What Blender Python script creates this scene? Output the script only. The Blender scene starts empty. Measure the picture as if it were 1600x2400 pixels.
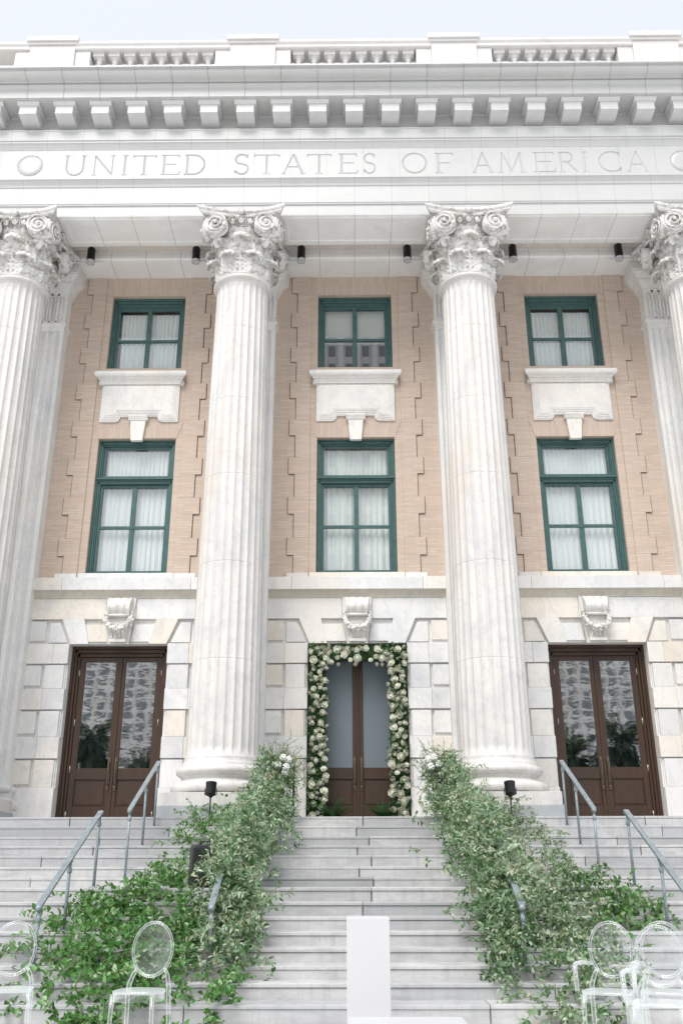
import bpy, math, random
import numpy as np
from mathutils import Vector, Matrix
from math import sin, cos, pi, radians, sqrt, atan2
random.seed(7); rng = np.random.default_rng(7)
sc = bpy.context.scene
COL = sc.collection

# ------------------------------------------------------------------ camera
cam_d = bpy.data.cameras.new('camera'); cam = bpy.data.objects.new('camera', cam_d); COL.objects.link(cam)
CAMPOS = Vector((-0.1734, -20.4981, -0.9864)); PITCH, YAW, ROLL = 0.3757, -0.0086, -0.0015
F_ = Vector((sin(YAW)*cos(PITCH), cos(YAW)*cos(PITCH), sin(PITCH)))
R0 = Vector((cos(YAW), -sin(YAW), 0)); U0 = R0.cross(F_)
R_ = R0*cos(ROLL) + U0*sin(ROLL); U_ = U0*cos(ROLL) - R0*sin(ROLL)
M = Matrix((R_, U_, -F_)).transposed().to_4x4(); M.translation = CAMPOS
cam.matrix_world = M
cam_d.sensor_fit = 'VERTICAL'; cam_d.sensor_height = 36; cam_d.lens = 2183.48*36/2400
cam_d.clip_start = 0.05; cam_d.clip_end = 3000
sc.camera = cam

# ------------------------------------------------------------------ sky and light (bright high overcast)
SUN_EL, SUN_AZ = 54, 200      # azimuth of the sun measured clockwise from +Y: behind the camera, slightly left
w = bpy.data.worlds.new('World'); sc.world = w; w.use_nodes = True
nt = w.node_tree; nt.nodes.clear()
out = nt.nodes.new('ShaderNodeOutputWorld'); bg = nt.nodes.new('ShaderNodeBackground')
sky = nt.nodes.new('ShaderNodeTexSky'); sky.sky_type = 'NISHITA'; sky.sun_disc = False
sky.sun_elevation = radians(SUN_EL); sky.sun_rotation = radians(SUN_AZ)
sky.air_density = 1.0; sky.dust_density = 4.0; sky.ozone_density = 1.0
hs = nt.nodes.new('ShaderNodeHueSaturation'); hs.inputs['Saturation'].default_value = 0.22
nt.links.new(sky.outputs[0], hs.inputs['Color'])
veil = nt.nodes.new('ShaderNodeMix'); veil.data_type = 'RGBA'; veil.inputs[0].default_value = 0.80   # thin even cloud over the whole sky
nt.links.new(hs.outputs[0], veil.inputs[6]); veil.inputs[7].default_value = (3.72, 3.92, 4.22, 1); nt.links.new(veil.outputs[2], bg.inputs[0])
bg.inputs[1].default_value = 0.15
nt.links.new(bg.outputs[0], out.inputs[0])
sd = bpy.data.lights.new('sun', 'SUN'); so = bpy.data.objects.new('sun', sd); COL.objects.link(so)
sd.energy = 1.5; sd.angle = radians(32); sd.color = (1.0, 0.97, 0.93)
az, el = radians(SUN_AZ), radians(SUN_EL)
sdir = Vector((sin(az)*cos(el), cos(az)*cos(el), sin(el)))
so.rotation_euler = sdir.to_track_quat('Z', 'Y').to_euler()
sc.view_settings.view_transform = 'Standard'; sc.view_settings.look = 'None'
sc.view_settings.exposure = 0.79; sc.view_settings.gamma = 1
sc.cycles.max_bounces = 10; sc.cycles.transparent_max_bounces = 24; sc.cycles.transmission_bounces = 12
sc.cycles.use_denoising = True
try: sc.cycles.denoiser = 'OPENIMAGEDENOISE'
except Exception: pass

# ------------------------------------------------------------------ helpers
class MB:
    def __init__(s): s.v=[]; s.f=[]; s.t=[]; s.sm=[]
    def add(s, vs, fs, tint=None, smooth=False):
        o=len(s.v); s.v.extend(vs)
        for f in fs:
            s.f.append(tuple(i+o for i in f)); s.t.append(random.random() if tint is None else tint); s.sm.append(smooth)
    def box(s, x0,x1,y0,y1,z0,z1, tint=None):
        if tint is None: tint=random.random()
        s.add([(x0,y0,z0),(x1,y0,z0),(x1,y1,z0),(x0,y1,z0),(x0,y0,z1),(x1,y0,z1),(x1,y1,z1),(x0,y1,z1)],
              [(0,3,2,1),(4,5,6,7),(0,1,5,4),(1,2,6,5),(2,3,7,6),(3,0,4,7)],tint)
    def prism(s, poly, y0, y1, tint=None):   # poly in xz counter-clockwise seen from -y, extruded in y
        if tint is None: tint=random.random()
        n=len(poly); v=[(x,y0,z) for x,z in poly]+[(x,y1,z) for x,z in poly]
        f=[tuple(range(n)),tuple(range(2*n-1,n-1,-1))]+[(i,n+i,n+(i+1)%n,(i+1)%n) for i in range(n)]
        s.add(v,f,tint)
    def extr_x(s, prof, x0, x1, tint=None, smooth=False, caps=True):  # prof in yz; listed bottom->top along the outside (front -y)
        if tint is None: tint=random.random()
        n=len(prof); v=[(x0,y,z) for y,z in prof]+[(x1,y,z) for y,z in prof]
        f=[(i,n+i,n+i+1,i+1) for i in range(n-1)]
        f.append((n-1,2*n-1,n,0))
        if caps: f+= [tuple(range(n)),tuple(range(2*n-1,n-1,-1))]
        s.add(v,f,tint,smooth)
    def lathe(s, prof, cx=0, cy=0, n=48, tint=.5, smooth=True, caps=False):  # prof (r,z) bottom->top
        v=[];f=[]
        for r,z in prof:
            for k in range(n): a=2*pi*k/n; v.append((cx+r*cos(a),cy+r*sin(a),z))
        m=len(prof)
        for i in range(m-1):
            for k in range(n): k2=(k+1)%n; f.append((i*n+k,i*n+k2,(i+1)*n+k2,(i+1)*n+k))
        s.add(v,f,tint,smooth)
        if caps: s.add(v[:n][::-1],[tuple(range(n))],tint); s.add(v[-n:],[tuple(range(n))],tint)
    def tube(s, pts, r, n=8, tint=.5, cap=True):
        P=[Vector(p) for p in pts]; v=[];f=[]
        prev=None
        for i,p in enumerate(P):
            d=(P[min(i+1,len(P)-1)]-P[max(i-1,0)]).normalized()
            a=prev if prev is not None else (Vector((0,0,1)) if abs(d.z)<.9 else Vector((1,0,0)))
            x=(a-d*a.dot(d)).normalized(); prev=x; y=d.cross(x)
            rr=r[i] if isinstance(r,(list,tuple)) else r
            for k in range(n):
                t=2*pi*k/n; v.append(tuple(p+x*rr*cos(t)+y*rr*sin(t)))
        for i in range(len(P)-1):
            for k in range(n): k2=(k+1)%n; f.append((i*n+k,i*n+k2,(i+1)*n+k2,(i+1)*n+k))
        if cap: f.append(tuple(range(n))[::-1]); f.append(tuple(range((len(P)-1)*n,len(P)*n)))
        s.add(v,f,tint,True)
    def sphere(s, c, rx, ry=None, rz=None, n=10, m=6, tint=.5, mat=None):
        ry=ry or rx; rz=rz or rx; v=[];f=[]
        for i in range(m+1):
            th=pi*i/m
            for k in range(n):
                a=2*pi*k/n; p=Vector((rx*sin(th)*cos(a),ry*sin(th)*sin(a),-rz*cos(th)))
                if mat: p=mat@p
                v.append((c[0]+p.x,c[1]+p.y,c[2]+p.z))
        for i in range(m):
            for k in range(n): k2=(k+1)%n; f.append((i*n+k,i*n+k2,(i+1)*n+k2,(i+1)*n+k))
        s.add(v,f,tint,True)
    def mesh(s, name):
        me=bpy.data.meshes.new(name); me.from_pydata([tuple(p) for p in s.v],[],s.f)
        a=me.attributes.new('tint','FLOAT','FACE'); a.data.foreach_set('value',np.array(s.t,dtype=np.float32))
        me.polygons.foreach_set('use_smooth',np.array(s.sm,dtype=bool)); me.update(); return me
    def build(s, name, mat, parent=None, bevel=0, loc=None, seg=1):
        return link(name, s.mesh(name), mat, parent, bevel, loc, seg)
def link(name, me, mat, parent=None, bevel=0, loc=None, seg=1):
    if mat is not None and len(me.materials)==0: me.materials.append(mat)
    o=bpy.data.objects.new(name,me); COL.objects.link(o)
    if parent: o.parent=parent
    if loc: o.location=loc
    if bevel:
        b=o.modifiers.new('bevel','BEVEL'); b.width=bevel; b.segments=seg; b.limit_method='ANGLE'; b.angle_limit=radians(40)
    return o
def empty(name, loc=(0,0,0), rz=0):
    o=bpy.data.objects.new(name,None); COL.objects.link(o); o.location=loc; o.rotation_euler=(0,0,rz); o.empty_display_size=.2; return o
def tag(o, label=None, cat=None, group=None, kind=None):
    if label: o['label']=label
    if cat: o['category']=cat
    if group: o['group']=group
    if kind: o['kind']=kind
    return o
def copy_tree(o, parent=None):
    c=o.copy(); COL.objects.link(c)
    if parent is not None: c.parent=parent
    for ch in list(o.children): copy_tree(ch,c)
    return c

# ------------------------------------------------------------------ materials
def newmat(name):
    m=bpy.data.materials.new(name); m.use_nodes=True; return m, m.node_tree, m.node_tree.nodes['Principled BSDF']
def N(nt,typ,**kw):
    n=nt.nodes.new(typ)
    for k,v in kw.items():
        if k in n.inputs: n.inputs[k].default_value=v
        else: setattr(n,k,v)
    return n
def L(nt,a,b): nt.links.new(a,b)
def noise(nt, scale, vec, detail=4, rough=.55, dist=0):
    n=N(nt,'ShaderNodeTexNoise'); n.inputs['Scale'].default_value=scale; n.inputs['Detail'].default_value=detail
    n.inputs['Roughness'].default_value=rough; n.inputs['Distortion'].default_value=dist
    if vec is not None: L(nt,vec,n.inputs['Vector'])
    return n.outputs['Fac']
def mapping(nt, sx,sy,sz, loc=(0,0,0)):
    tc=N(nt,'ShaderNodeTexCoord'); mp=N(nt,'ShaderNodeMapping'); mp.inputs['Scale'].default_value=(sx,sy,sz); mp.inputs['Location'].default_value=loc
    L(nt,tc.outputs['Object'],mp.inputs['Vector']); return mp.outputs[0]
def ramp(nt, fac, stops):
    r=N(nt,'ShaderNodeValToRGB'); e=r.color_ramp.elements
    while len(e)<len(stops): e.new(.5)
    for i,(p,c) in enumerate(stops): e[i].position=p; e[i].color=(c+(1,)) if len(c)==3 else c
    L(nt,fac,r.inputs[0]); return r.outputs[0]
def mix(nt, fac, a, b, mode='MIX'):
    m=N(nt,'ShaderNodeMix'); m.data_type='RGBA'; m.blend_type=mode
    for s,v in ((m.inputs[6],a),(m.inputs[7],b)):
        if isinstance(v,tuple): s.default_value=v+(1,) if len(v)==3 else v
        else: L(nt,v,s)
    if isinstance(fac,(int,float)): m.inputs[0].default_value=fac
    else: L(nt,fac,m.inputs[0])
    return m.outputs[2]
def math(nt, op, a, b=None):
    m=N(nt,'ShaderNodeMath'); m.operation=op
    for i,v in enumerate((a,b)):
        if v is None: continue
        if isinstance(v,(int,float)): m.inputs[i].default_value=v
        else: L(nt,v,m.inputs[i])
    return m.outputs[0]
def attr(nt,name='tint'):
    a=N(nt,'ShaderNodeAttribute'); a.attribute_name=name; return a.outputs['Fac']
def bump(nt, h, bs, strength=.2, dist=.01):
    b=N(nt,'ShaderNodeBump'); b.inputs['Strength'].default_value=strength; b.inputs['Distance'].default_value=dist
    L(nt,h,b.inputs['Height']); L(nt,b.outputs[0],bs.inputs['Normal'])

def joint_mask(nt, period, offset, width, axis=0):
    tc=N(nt,'ShaderNodeTexCoord'); sp=N(nt,'ShaderNodeSeparateXYZ'); L(nt,tc.outputs['Object'],sp.inputs[0])
    x=math(nt,'ADD',sp.outputs[axis],offset+1000*period); x=math(nt,'DIVIDE',x,period); x=math(nt,'FRACT',x)
    x=math(nt,'SUBTRACT',x,.5); x=math(nt,'ABSOLUTE',x); x=math(nt,'MULTIPLY',x,period)
    return math(nt,'LESS_THAN',x,width/2)

def stone(name, base, dark, warm, vein=.5, streak=0., tint=.25, rough=.5, joints=None, warmth=.35, vscale=1.0, grime=0.):
    m,nt,bs=newmat(name)
    v=mapping(nt,1,1,1)
    n1=noise(nt,.9*vscale,v,6,.6,1.2)
    c=mix(nt, ramp(nt,n1,[(.45,(0,0,0)),(.75,(1,1,1))]), base, dark) if vein>0 else mix(nt,0.,base,base)
    # thin veins
    n2=noise(nt,1.7*vscale,mapping(nt,1,1,.55,(3,1,7)),5,.55,2.2)
    vv=ramp(nt,n2,[(.47,(0,0,0)),(.5,(1,1,1)),(.53,(0,0,0))])
    vf=math(nt,'MULTIPLY',vv,vein*.55)
    c=mix(nt,vf,c,tuple(x*.72 for x in dark))
    n3=noise(nt,.45*vscale,mapping(nt,1,1,1,(9,4,2)),3,.5,.5)
    wf=math(nt,'MULTIPLY',ramp(nt,n3,[(.5,(0,0,0)),(.72,(1,1,1))]),warmth)
    c=mix(nt,wf,c,warm)
    if tint>0:
        t=attr(nt); tc=ramp(nt,t,[(0,(1-tint*.8,1-tint*.78,1-tint*.72)),(.22,(1-tint*.3,1-tint*.25,1-tint*.15)),(.5,(1,1,1)),(.72,(1,1-tint*.12,1-tint*.3)),(.9,(1-tint*.12,1-tint*.38,1-tint*.8)),(1,(1-tint*.5,1-tint*.7,1-tint))])
        c=mix(nt,1.,c,tc,'MULTIPLY')
    if streak>0:
        n4=noise(nt,1.0,mapping(nt,7,7,.35),4,.6,.3)
        sf=math(nt,'MULTIPLY',ramp(nt,n4,[(.48,(0,0,0)),(.75,(1,1,1))]),streak)
        c=mix(nt,sf,c,tuple(x*.78 for x in warm))
    if grime>0:
        n5=noise(nt,5.0,mapping(nt,1,1,1.6),8,.72,.4)
        gf=math(nt,'MULTIPLY',ramp(nt,n5,[(.49,(0,0,0)),(.60,(1,1,1))]),grime)
        c=mix(nt,gf,c,(.33,.31,.28))
    for j in (joints or []):
        per,off,wd,ax=j
        c=mix(nt,math(nt,'MULTIPLY',joint_mask(nt,per,off,wd,ax),.75),c,(.36,.36,.36))
    L(nt,c,bs.inputs['Base Color']); bs.inputs['Roughness'].default_value=rough
    bump(nt,noise(nt,14,v,6,.65),bs,.12,.02)
    return m
MARB=(.83,.82,.80); MDK=(.66,.67,.69); MWM=(.79,.72,.63)
m_marble=stone('marble_blocks',MARB,MDK,MWM,.5,.16,.2,warmth=.55)
m_column=stone('marble_column',(.70,.68,.655),(.57,.57,.575),(.62,.555,.48),.5,.45,0,.45,joints=None,warmth=.6)
m_pilaster=stone('marble_pilaster',(.82,.815,.80),(.68,.69,.70),(.76,.69,.61),.35,.4,0,.5,warmth=.5)
m_key=stone('carved_keystone',(.78,.765,.74),(.64,.63,.61),(.68,.62,.54),.15,.2,0,.6,warmth=.5,grime=.3)
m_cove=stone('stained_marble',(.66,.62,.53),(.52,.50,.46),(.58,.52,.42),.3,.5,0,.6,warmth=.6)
m_capital=stone('carved_marble',(.78,.77,.755),(.60,.59,.57),(.68,.63,.56),.15,.1,0,.6,warmth=.35,grime=.85,vscale=2)
P=.8888
def terra(name, off, extra=()):
    return stone(name,(.555,.555,.55),(.515,.515,.513),(.55,.535,.51),.12,.06,0,.35,joints=[(P,off,.011,0)]+list(extra),warmth=.25)
m_tc0=terra('glazed_block_a',P/2); m_tc1=terra('glazed_block_b',0.0)
m_tcm=stone('glazed_modillion',(.64,.64,.635),(.58,.58,.58),(.63,.615,.59),.12,.06,0,.35,warmth=.25)
m_frieze=terra('glazed_block_frieze',.23)
m_soffit=stone('soffit_panels',(.90,.895,.885),(.80,.79,.77),(.84,.80,.75),.25,0,0,.6,joints=[(P,P*.5,.014,0)],warmth=.5)
m_balus=stone('parapet_stone',(.70,.69,.675),(.64,.62,.60),(.66,.58,.54),.15,.12,.04,.6,warmth=.5)
m_ceil=stone('plaster_ceiling',(.80,.74,.68),(.64,.59,.54),(.72,.66,.59),.6,0,0,.8,joints=[(2.3,.6,.012,0)],warmth=.5)
m_grey=stone('grey_granite',(.42,.44,.46),(.36,.38,.40),(.44,.43,.42),.3,.1,.1,.6)
def steps_mat():
    m,nt,bs=newmat('worn_stone_steps')
    t=attr(nt); base=ramp(nt,t,[(0,(.36,.365,.37)),(.3,(.49,.49,.495)),(.7,(.575,.57,.565)),(1,(.44,.445,.455))])
    st=noise(nt,1.0,mapping(nt,9,3,1.0),5,.65,.2)
    c=mix(nt,math(nt,'MULTIPLY',ramp(nt,st,[(.5,(0,0,0)),(.78,(1,1,1))]),.42),base,(.24,.235,.23))
    bl=noise(nt,1.6,mapping(nt,1,1,4,(4,2,0)),7,.7,.8)
    c=mix(nt,math(nt,'MULTIPLY',ramp(nt,bl,[(.44,(0,0,0)),(.64,(1,1,1))]),.6),c,(.34,.34,.35))
    sp=noise(nt,30,mapping(nt,1,1,1),3,.7)
    c=mix(nt,math(nt,'MULTIPLY',ramp(nt,sp,[(.58,(0,0,0)),(.7,(1,1,1))]),.25),c,(.25,.25,.25))
    L(nt,c,bs.inputs['Base Color']); bs.inputs['Roughness'].default_value=.75
    bump(nt,noise(nt,25,mapping(nt,1,1,1),6,.7),bs,.35,.01); return m
m_steps=steps_mat()
def brick_mat(name, soldier=False):
    m,nt,bs=newmat(name)
    tc=N(nt,'ShaderNodeTexCoord'); sp=N(nt,'ShaderNodeSeparateXYZ'); L(nt,tc.outputs['Object'],sp.inputs[0])
    cb=N(nt,'ShaderNodeCombineXYZ')
    if soldier: L(nt,sp.outputs[2],cb.inputs[0]); L(nt,sp.outputs[0],cb.inputs[1])
    else: L(nt,sp.outputs[0],cb.inputs[0]); L(nt,sp.outputs[2],cb.inputs[1])
    b=N(nt,'ShaderNodeTexBrick'); L(nt,cb.outputs[0],b.inputs['Vector'])
    b.inputs['Scale'].default_value=1; b.inputs['Brick Width'].default_value=.34 if not soldier else .55; b.inputs['Row Height'].default_value=.062
    b.inputs['Mortar Size'].default_value=.009; b.inputs['Mortar Smooth'].default_value=.2; b.inputs['Bias'].default_value=0
    b.inputs['Color1'].default_value=(.635,.525,.445,1); b.inputs['Color2'].default_value=(.54,.435,.36,1); b.inputs['Mortar'].default_value=(.51,.42,.35,1)
    n=noise(nt,.8,mapping(nt,1,1,2),5,.6,.4)
    c=mix(nt,math(nt,'MULTIPLY',ramp(nt,n,[(.4,(0,0,0)),(.75,(1,1,1))]),.45),b.outputs['Color'],(.62,.485,.395))
    n6=noise(nt,1.0,mapping(nt,2.8,1,15),3,.6)
    c=mix(nt,ramp(nt,n6,[(.55,(0,0,0)),(.75,(.45,.45,.45))]),c,(.52,.41,.33))
    L(nt,c,bs.inputs['Base Color']); bs.inputs['Roughness'].default_value=.85
    bump(nt,b.outputs['Fac'],bs,-.25,.006); return m
m_brick=brick_mat('buff_brick'); m_brick_v=brick_mat('buff_brick_soldier',True)
def flat(name,col,rough=.5,metal=0,spec=.5,nz=.08,ns=20):
    m,nt,bs=newmat(name)
    n=noise(nt,ns,mapping(nt,1,1,1),5,.6)
    c=mix(nt,ramp(nt,n,[(.35,(0,0,0)),(.7,(1,1,1))]),tuple(x*(1-nz) for x in col),tuple(min(1,x*(1+nz)) for x in col))
    L(nt,c,bs.inputs['Base Color']); bs.inputs['Roughness'].default_value=rough; bs.inputs['Metallic'].default_value=metal
    bs.inputs['Specular IOR Level'].default_value=spec; return m
m_joint_shade=flat('joint_shade',(.16,.125,.10),.9)  # dark colour standing in for shade in the quoin joints
m_green=flat('green_paint',(.058,.130,.125),.35,nz=.15,ns=6)
m_dark=flat('interior_dark',(.02,.021,.022),.9)
m_black=flat('black_powder_coat',(.012,.013,.015),.4)
m_rail=flat('grey_painted_steel',(.27,.315,.34),.42,.2,nz=.2,ns=12)
m_white=flat('white_painted_board',(.60,.60,.61),.5,nz=.01,ns=3)
m_brass=flat('aged_bronze',(.16,.12,.085),.42,.7,nz=.3,ns=15)
m_steel=flat('steel_hinge',(.55,.55,.53),.35,.6)
m_shade=flat('window_shade',(.62,.62,.59),.9,nz=.02,ns=2)
m_lens=flat('lamp_lens',(.55,.57,.58),.15,nz=.3,ns=40)
m_ground=flat('pale_concrete_paving',(.74,.735,.72),.8,nz=.12,ns=.7)
def wood_mat():
    m,nt,bs=newmat('stained_walnut')
    n=noise(nt,1.0,mapping(nt,30,30,1.0),6,.65,.8); n2=noise(nt,.9,mapping(nt,1,1,1,(2,2,2)),3,.5)
    c=mix(nt,n,(.018,.011,.008),(.100,.050,.027)); c=mix(nt,math(nt,'MULTIPLY',ramp(nt,n2,[(.4,(0,0,0)),(.65,(1,1,1))]),.5),c,(.040,.027,.021))
    L(nt,c,bs.inputs['Base Color']); bs.inputs['Roughness'].default_value=.38; bump(nt,n,bs,.15,.004); return m
m_wood=wood_mat()
def curtain_mat():
    m,nt,bs=newmat('sheer_curtain'); n=noise(nt,1.0,mapping(nt,14,3,.6),4,.6)
    L(nt,mix(nt,n,(.74,.75,.74),(.85,.85,.83)),bs.inputs['Base Color']); bs.inputs['Roughness'].default_value=.9; return m
m_curtain=curtain_mat()
def glass_mat(name, refl, tintc, rough=.0, wav=0., ws=(1,1,1)):
    m,nt,bs=newmat(name); nt.nodes.remove(bs); o=nt.nodes['Material Output']
    t=N(nt,'ShaderNodeBsdfTransparent'); t.inputs[0].default_value=tintc+(1,)
    g=N(nt,'ShaderNodeBsdfGlossy'); g.inputs['Color'].default_value=(.93,.96,1,1); g.inputs['Roughness'].default_value=rough
    mx=N(nt,'ShaderNodeMixShader'); mx.inputs[0].default_value=refl
    L(nt,t.outputs[0],mx.inputs[1]); L(nt,g.outputs[0],mx.inputs[2]); L(nt,mx.outputs[0],o.inputs[0])
    if wav:
        nn=noise(nt,1.0,mapping(nt,*ws),2,.5,.3); b=N(nt,'ShaderNodeBump'); b.inputs['Strength'].default_value=wav; b.inputs['Distance'].default_value=.01
        L(nt,nn,b.inputs['Height']); L(nt,b.outputs[0],g.inputs['Normal'])
    return m
m_glass=glass_mat('window_glass',.13,(.90,.94,.94))
m_glass_dark=glass_mat('open_sash_glass',.30,(.8,.85,.85))
m_doorglass=glass_mat('door_glass',.54,(.35,.40,.42),0.018,.07,(2.2,2.2,4.6))
m_frost=flat('grey_door_shade',(.155,.19,.215),.5,nz=.03,ns=1)
def acrylic():
    m,nt,bs=newmat('clear_acrylic'); nt.nodes.remove(bs); o=nt.nodes['Material Output']
    lw=N(nt,'ShaderNodeLayerWeight'); lw.inputs['Blend'].default_value=.42
    t=N(nt,'ShaderNodeBsdfTransparent'); t.inputs[0].default_value=(.985,.995,.995,1)
    g=N(nt,'ShaderNodeBsdfGlossy'); g.inputs['Roughness'].default_value=.12; g.inputs['Color'].default_value=(1,1,1,1)
    d=N(nt,'ShaderNodeBsdfDiffuse'); d.inputs['Color'].default_value=(.9,.93,.95,1)
    gd=N(nt,'ShaderNodeMixShader'); gd.inputs[0].default_value=.42; L(nt,g.outputs[0],gd.inputs[1]); L(nt,d.outputs[0],gd.inputs[2])
    mx=N(nt,'ShaderNodeMixShader'); f=math(nt,'ADD',math(nt,'MULTIPLY',lw.outputs['Facing'],.80),.05)
    L(nt,f,mx.inputs[0]); L(nt,t.outputs[0],mx.inputs[1]); L(nt,gd.outputs[0],mx.inputs[2]); L(nt,mx.outputs[0],o.inputs[0]); return m
m_acryl=acrylic()
def leaf_mat(name, stops, trans=.35, rough=.45):
    m,nt,bs=newmat(name); o=nt.nodes['Material Output']
    t=attr(nt); c=ramp(nt,t,stops)
    L(nt,c,bs.inputs['Base Color']); bs.inputs['Roughness'].default_value=rough; bs.inputs['Specular IOR Level'].default_value=.35
    tr=N(nt,'ShaderNodeBsdfTranslucent'); L(nt,mix(nt,.5,c,(.16,.26,.05)),tr.inputs[0])
    mx=N(nt,'ShaderNodeMixShader'); mx.inputs[0].default_value=trans
    L(nt,bs.outputs[0],mx.inputs[1]); L(nt,tr.outputs[0],mx.inputs[2]); L(nt,mx.outputs[0],o.inputs[0]); return m
m_leafg=leaf_mat('smilax_leaves',[(0,(.03,.09,.025)),(.25,(.09,.20,.08)),(.48,(.22,.35,.19)),(.76,(.47,.58,.43)),(.95,(.64,.71,.58)),(1,(.56,.54,.36))])
m_leafi=leaf_mat('ivy_leaves',[(0,(.02,.09,.012)),(.3,(.06,.20,.03)),(.65,(.12,.31,.09)),(.9,(.27,.46,.20)),(1,(.44,.58,.36))])
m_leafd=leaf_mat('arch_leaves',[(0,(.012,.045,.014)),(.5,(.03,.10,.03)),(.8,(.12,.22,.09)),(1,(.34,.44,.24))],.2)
m_fern=leaf_mat('fern_fronds',[(0,(.01,.07,.02)),(1,(.03,.14,.04))],.3)
m_stem=flat('green_brown_stem',(.16,.17,.08),.7)
def rose_mat(name,a,b):
    m,nt,bs=newmat(name); L(nt,mix(nt,attr(nt),a,b),bs.inputs['Base Color']); bs.inputs['Roughness'].default_value=.6
    bs.inputs['Subsurface Weight'].default_value=.0; return m
m_rose=rose_mat('cream_petals',(.62,.64,.45),(.84,.84,.74))
m_hyd=rose_mat('white_petals',(.74,.76,.70),(.88,.88,.86))

# ------------------------------------------------------------------ ground and steps
S=5.333; Ya=-2.456; COLY=-1.854; LZ=0.058
YN0=-3.05; T=.3931; LAND=1.458
nz=[.058,-.122,-.31,-.468,-.628,-.803,-.955,-1.086,-1.255,-1.415,-1.562,-1.718,-1.863,-2.003,-2.155]
ny=[YN0-k*T-(LAND if k>=7 else 0) for k in range(15)]
GZ=-2.33
g=MB(); g.add([(-1500,-1500,GZ),(1500,-1500,GZ),(1500,1500,GZ),(-1500,1500,GZ)],[(0,1,2,3)],.5)
tag(g.build('ground',m_ground),kind='structure')
stairs=empty('entrance_steps',(0,-6.7,GZ)); tag(stairs,'wide flight of worn grey stone steps with a mid landing below the doors','staircase')
jx=[.05,-.07,.14,-.06,.16,-.04,.17,.1,-.02,.2,-.1,.12,-.05,.2,-.1]
def child_mb(mb,name,mat,parent,bevel=0,seg=1):   # geometry given in world coordinates
    px,py,pz=parent.matrix_basis.translation if parent.parent is None else (0,0,0)
    mb.v=[(x-px,y-py,z-pz) for x,y,z in mb.v]
    return mb.build(name,mat,parent,bevel,seg=seg)
for k in range(15):
    mb=MB(); yf=ny[k]; yb=(ny[k-1]+.05) if k else .3
    top=nz[k]; bot=(nz[k+1] if k<14 else GZ)-.03
    if k==14: bot=GZ
    xs=[-11.5]; x=-11.5+random.uniform(.6,1.6)+(k%2)*1.1
    while x<11:
        xs.append(x); x+=random.uniform(2.3,3.3)
    xs=[q_ for q_ in xs if abs(q_-jx[k])>1.3]+[jx[k],11.5]; xs.sort()
    for a,b in zip(xs[:-1],xs[1:]):
        t=random.random(); dz=random.uniform(-.003,.003)
        j0=random.uniform(.004,.010); 
        ja=.013 if abs(a-jx[k])<.01 else j0; jb=.011 if abs(b-jx[k])<.01 else j0
        mb.box(a+ja,b-jb,yf+(.007 if k<7 else .016)+random.uniform(-.003,.003),yb,bot,top-.04,t)      # riser block
        mb.box(a+ja*.6,b-jb*.6,yf+random.uniform(-.003,.003),yb,top-.0398+dz,top+dz,t)    # nosing slab
    mb.box(-11.5,11.5,yf+.05,yb-.01,bot-.02,top-.02,0.0)
    child_mb(mb,'step',m_steps,stairs,.006)

# ------------------------------------------------------------------ courthouse
H=empty('courthouse',(0,0,0))
tag(H,'white marble and buff brick courthouse with tall fluted columns and a carved inscription','building')
BAYS=(-S,0,S)
XE=11.5
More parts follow.
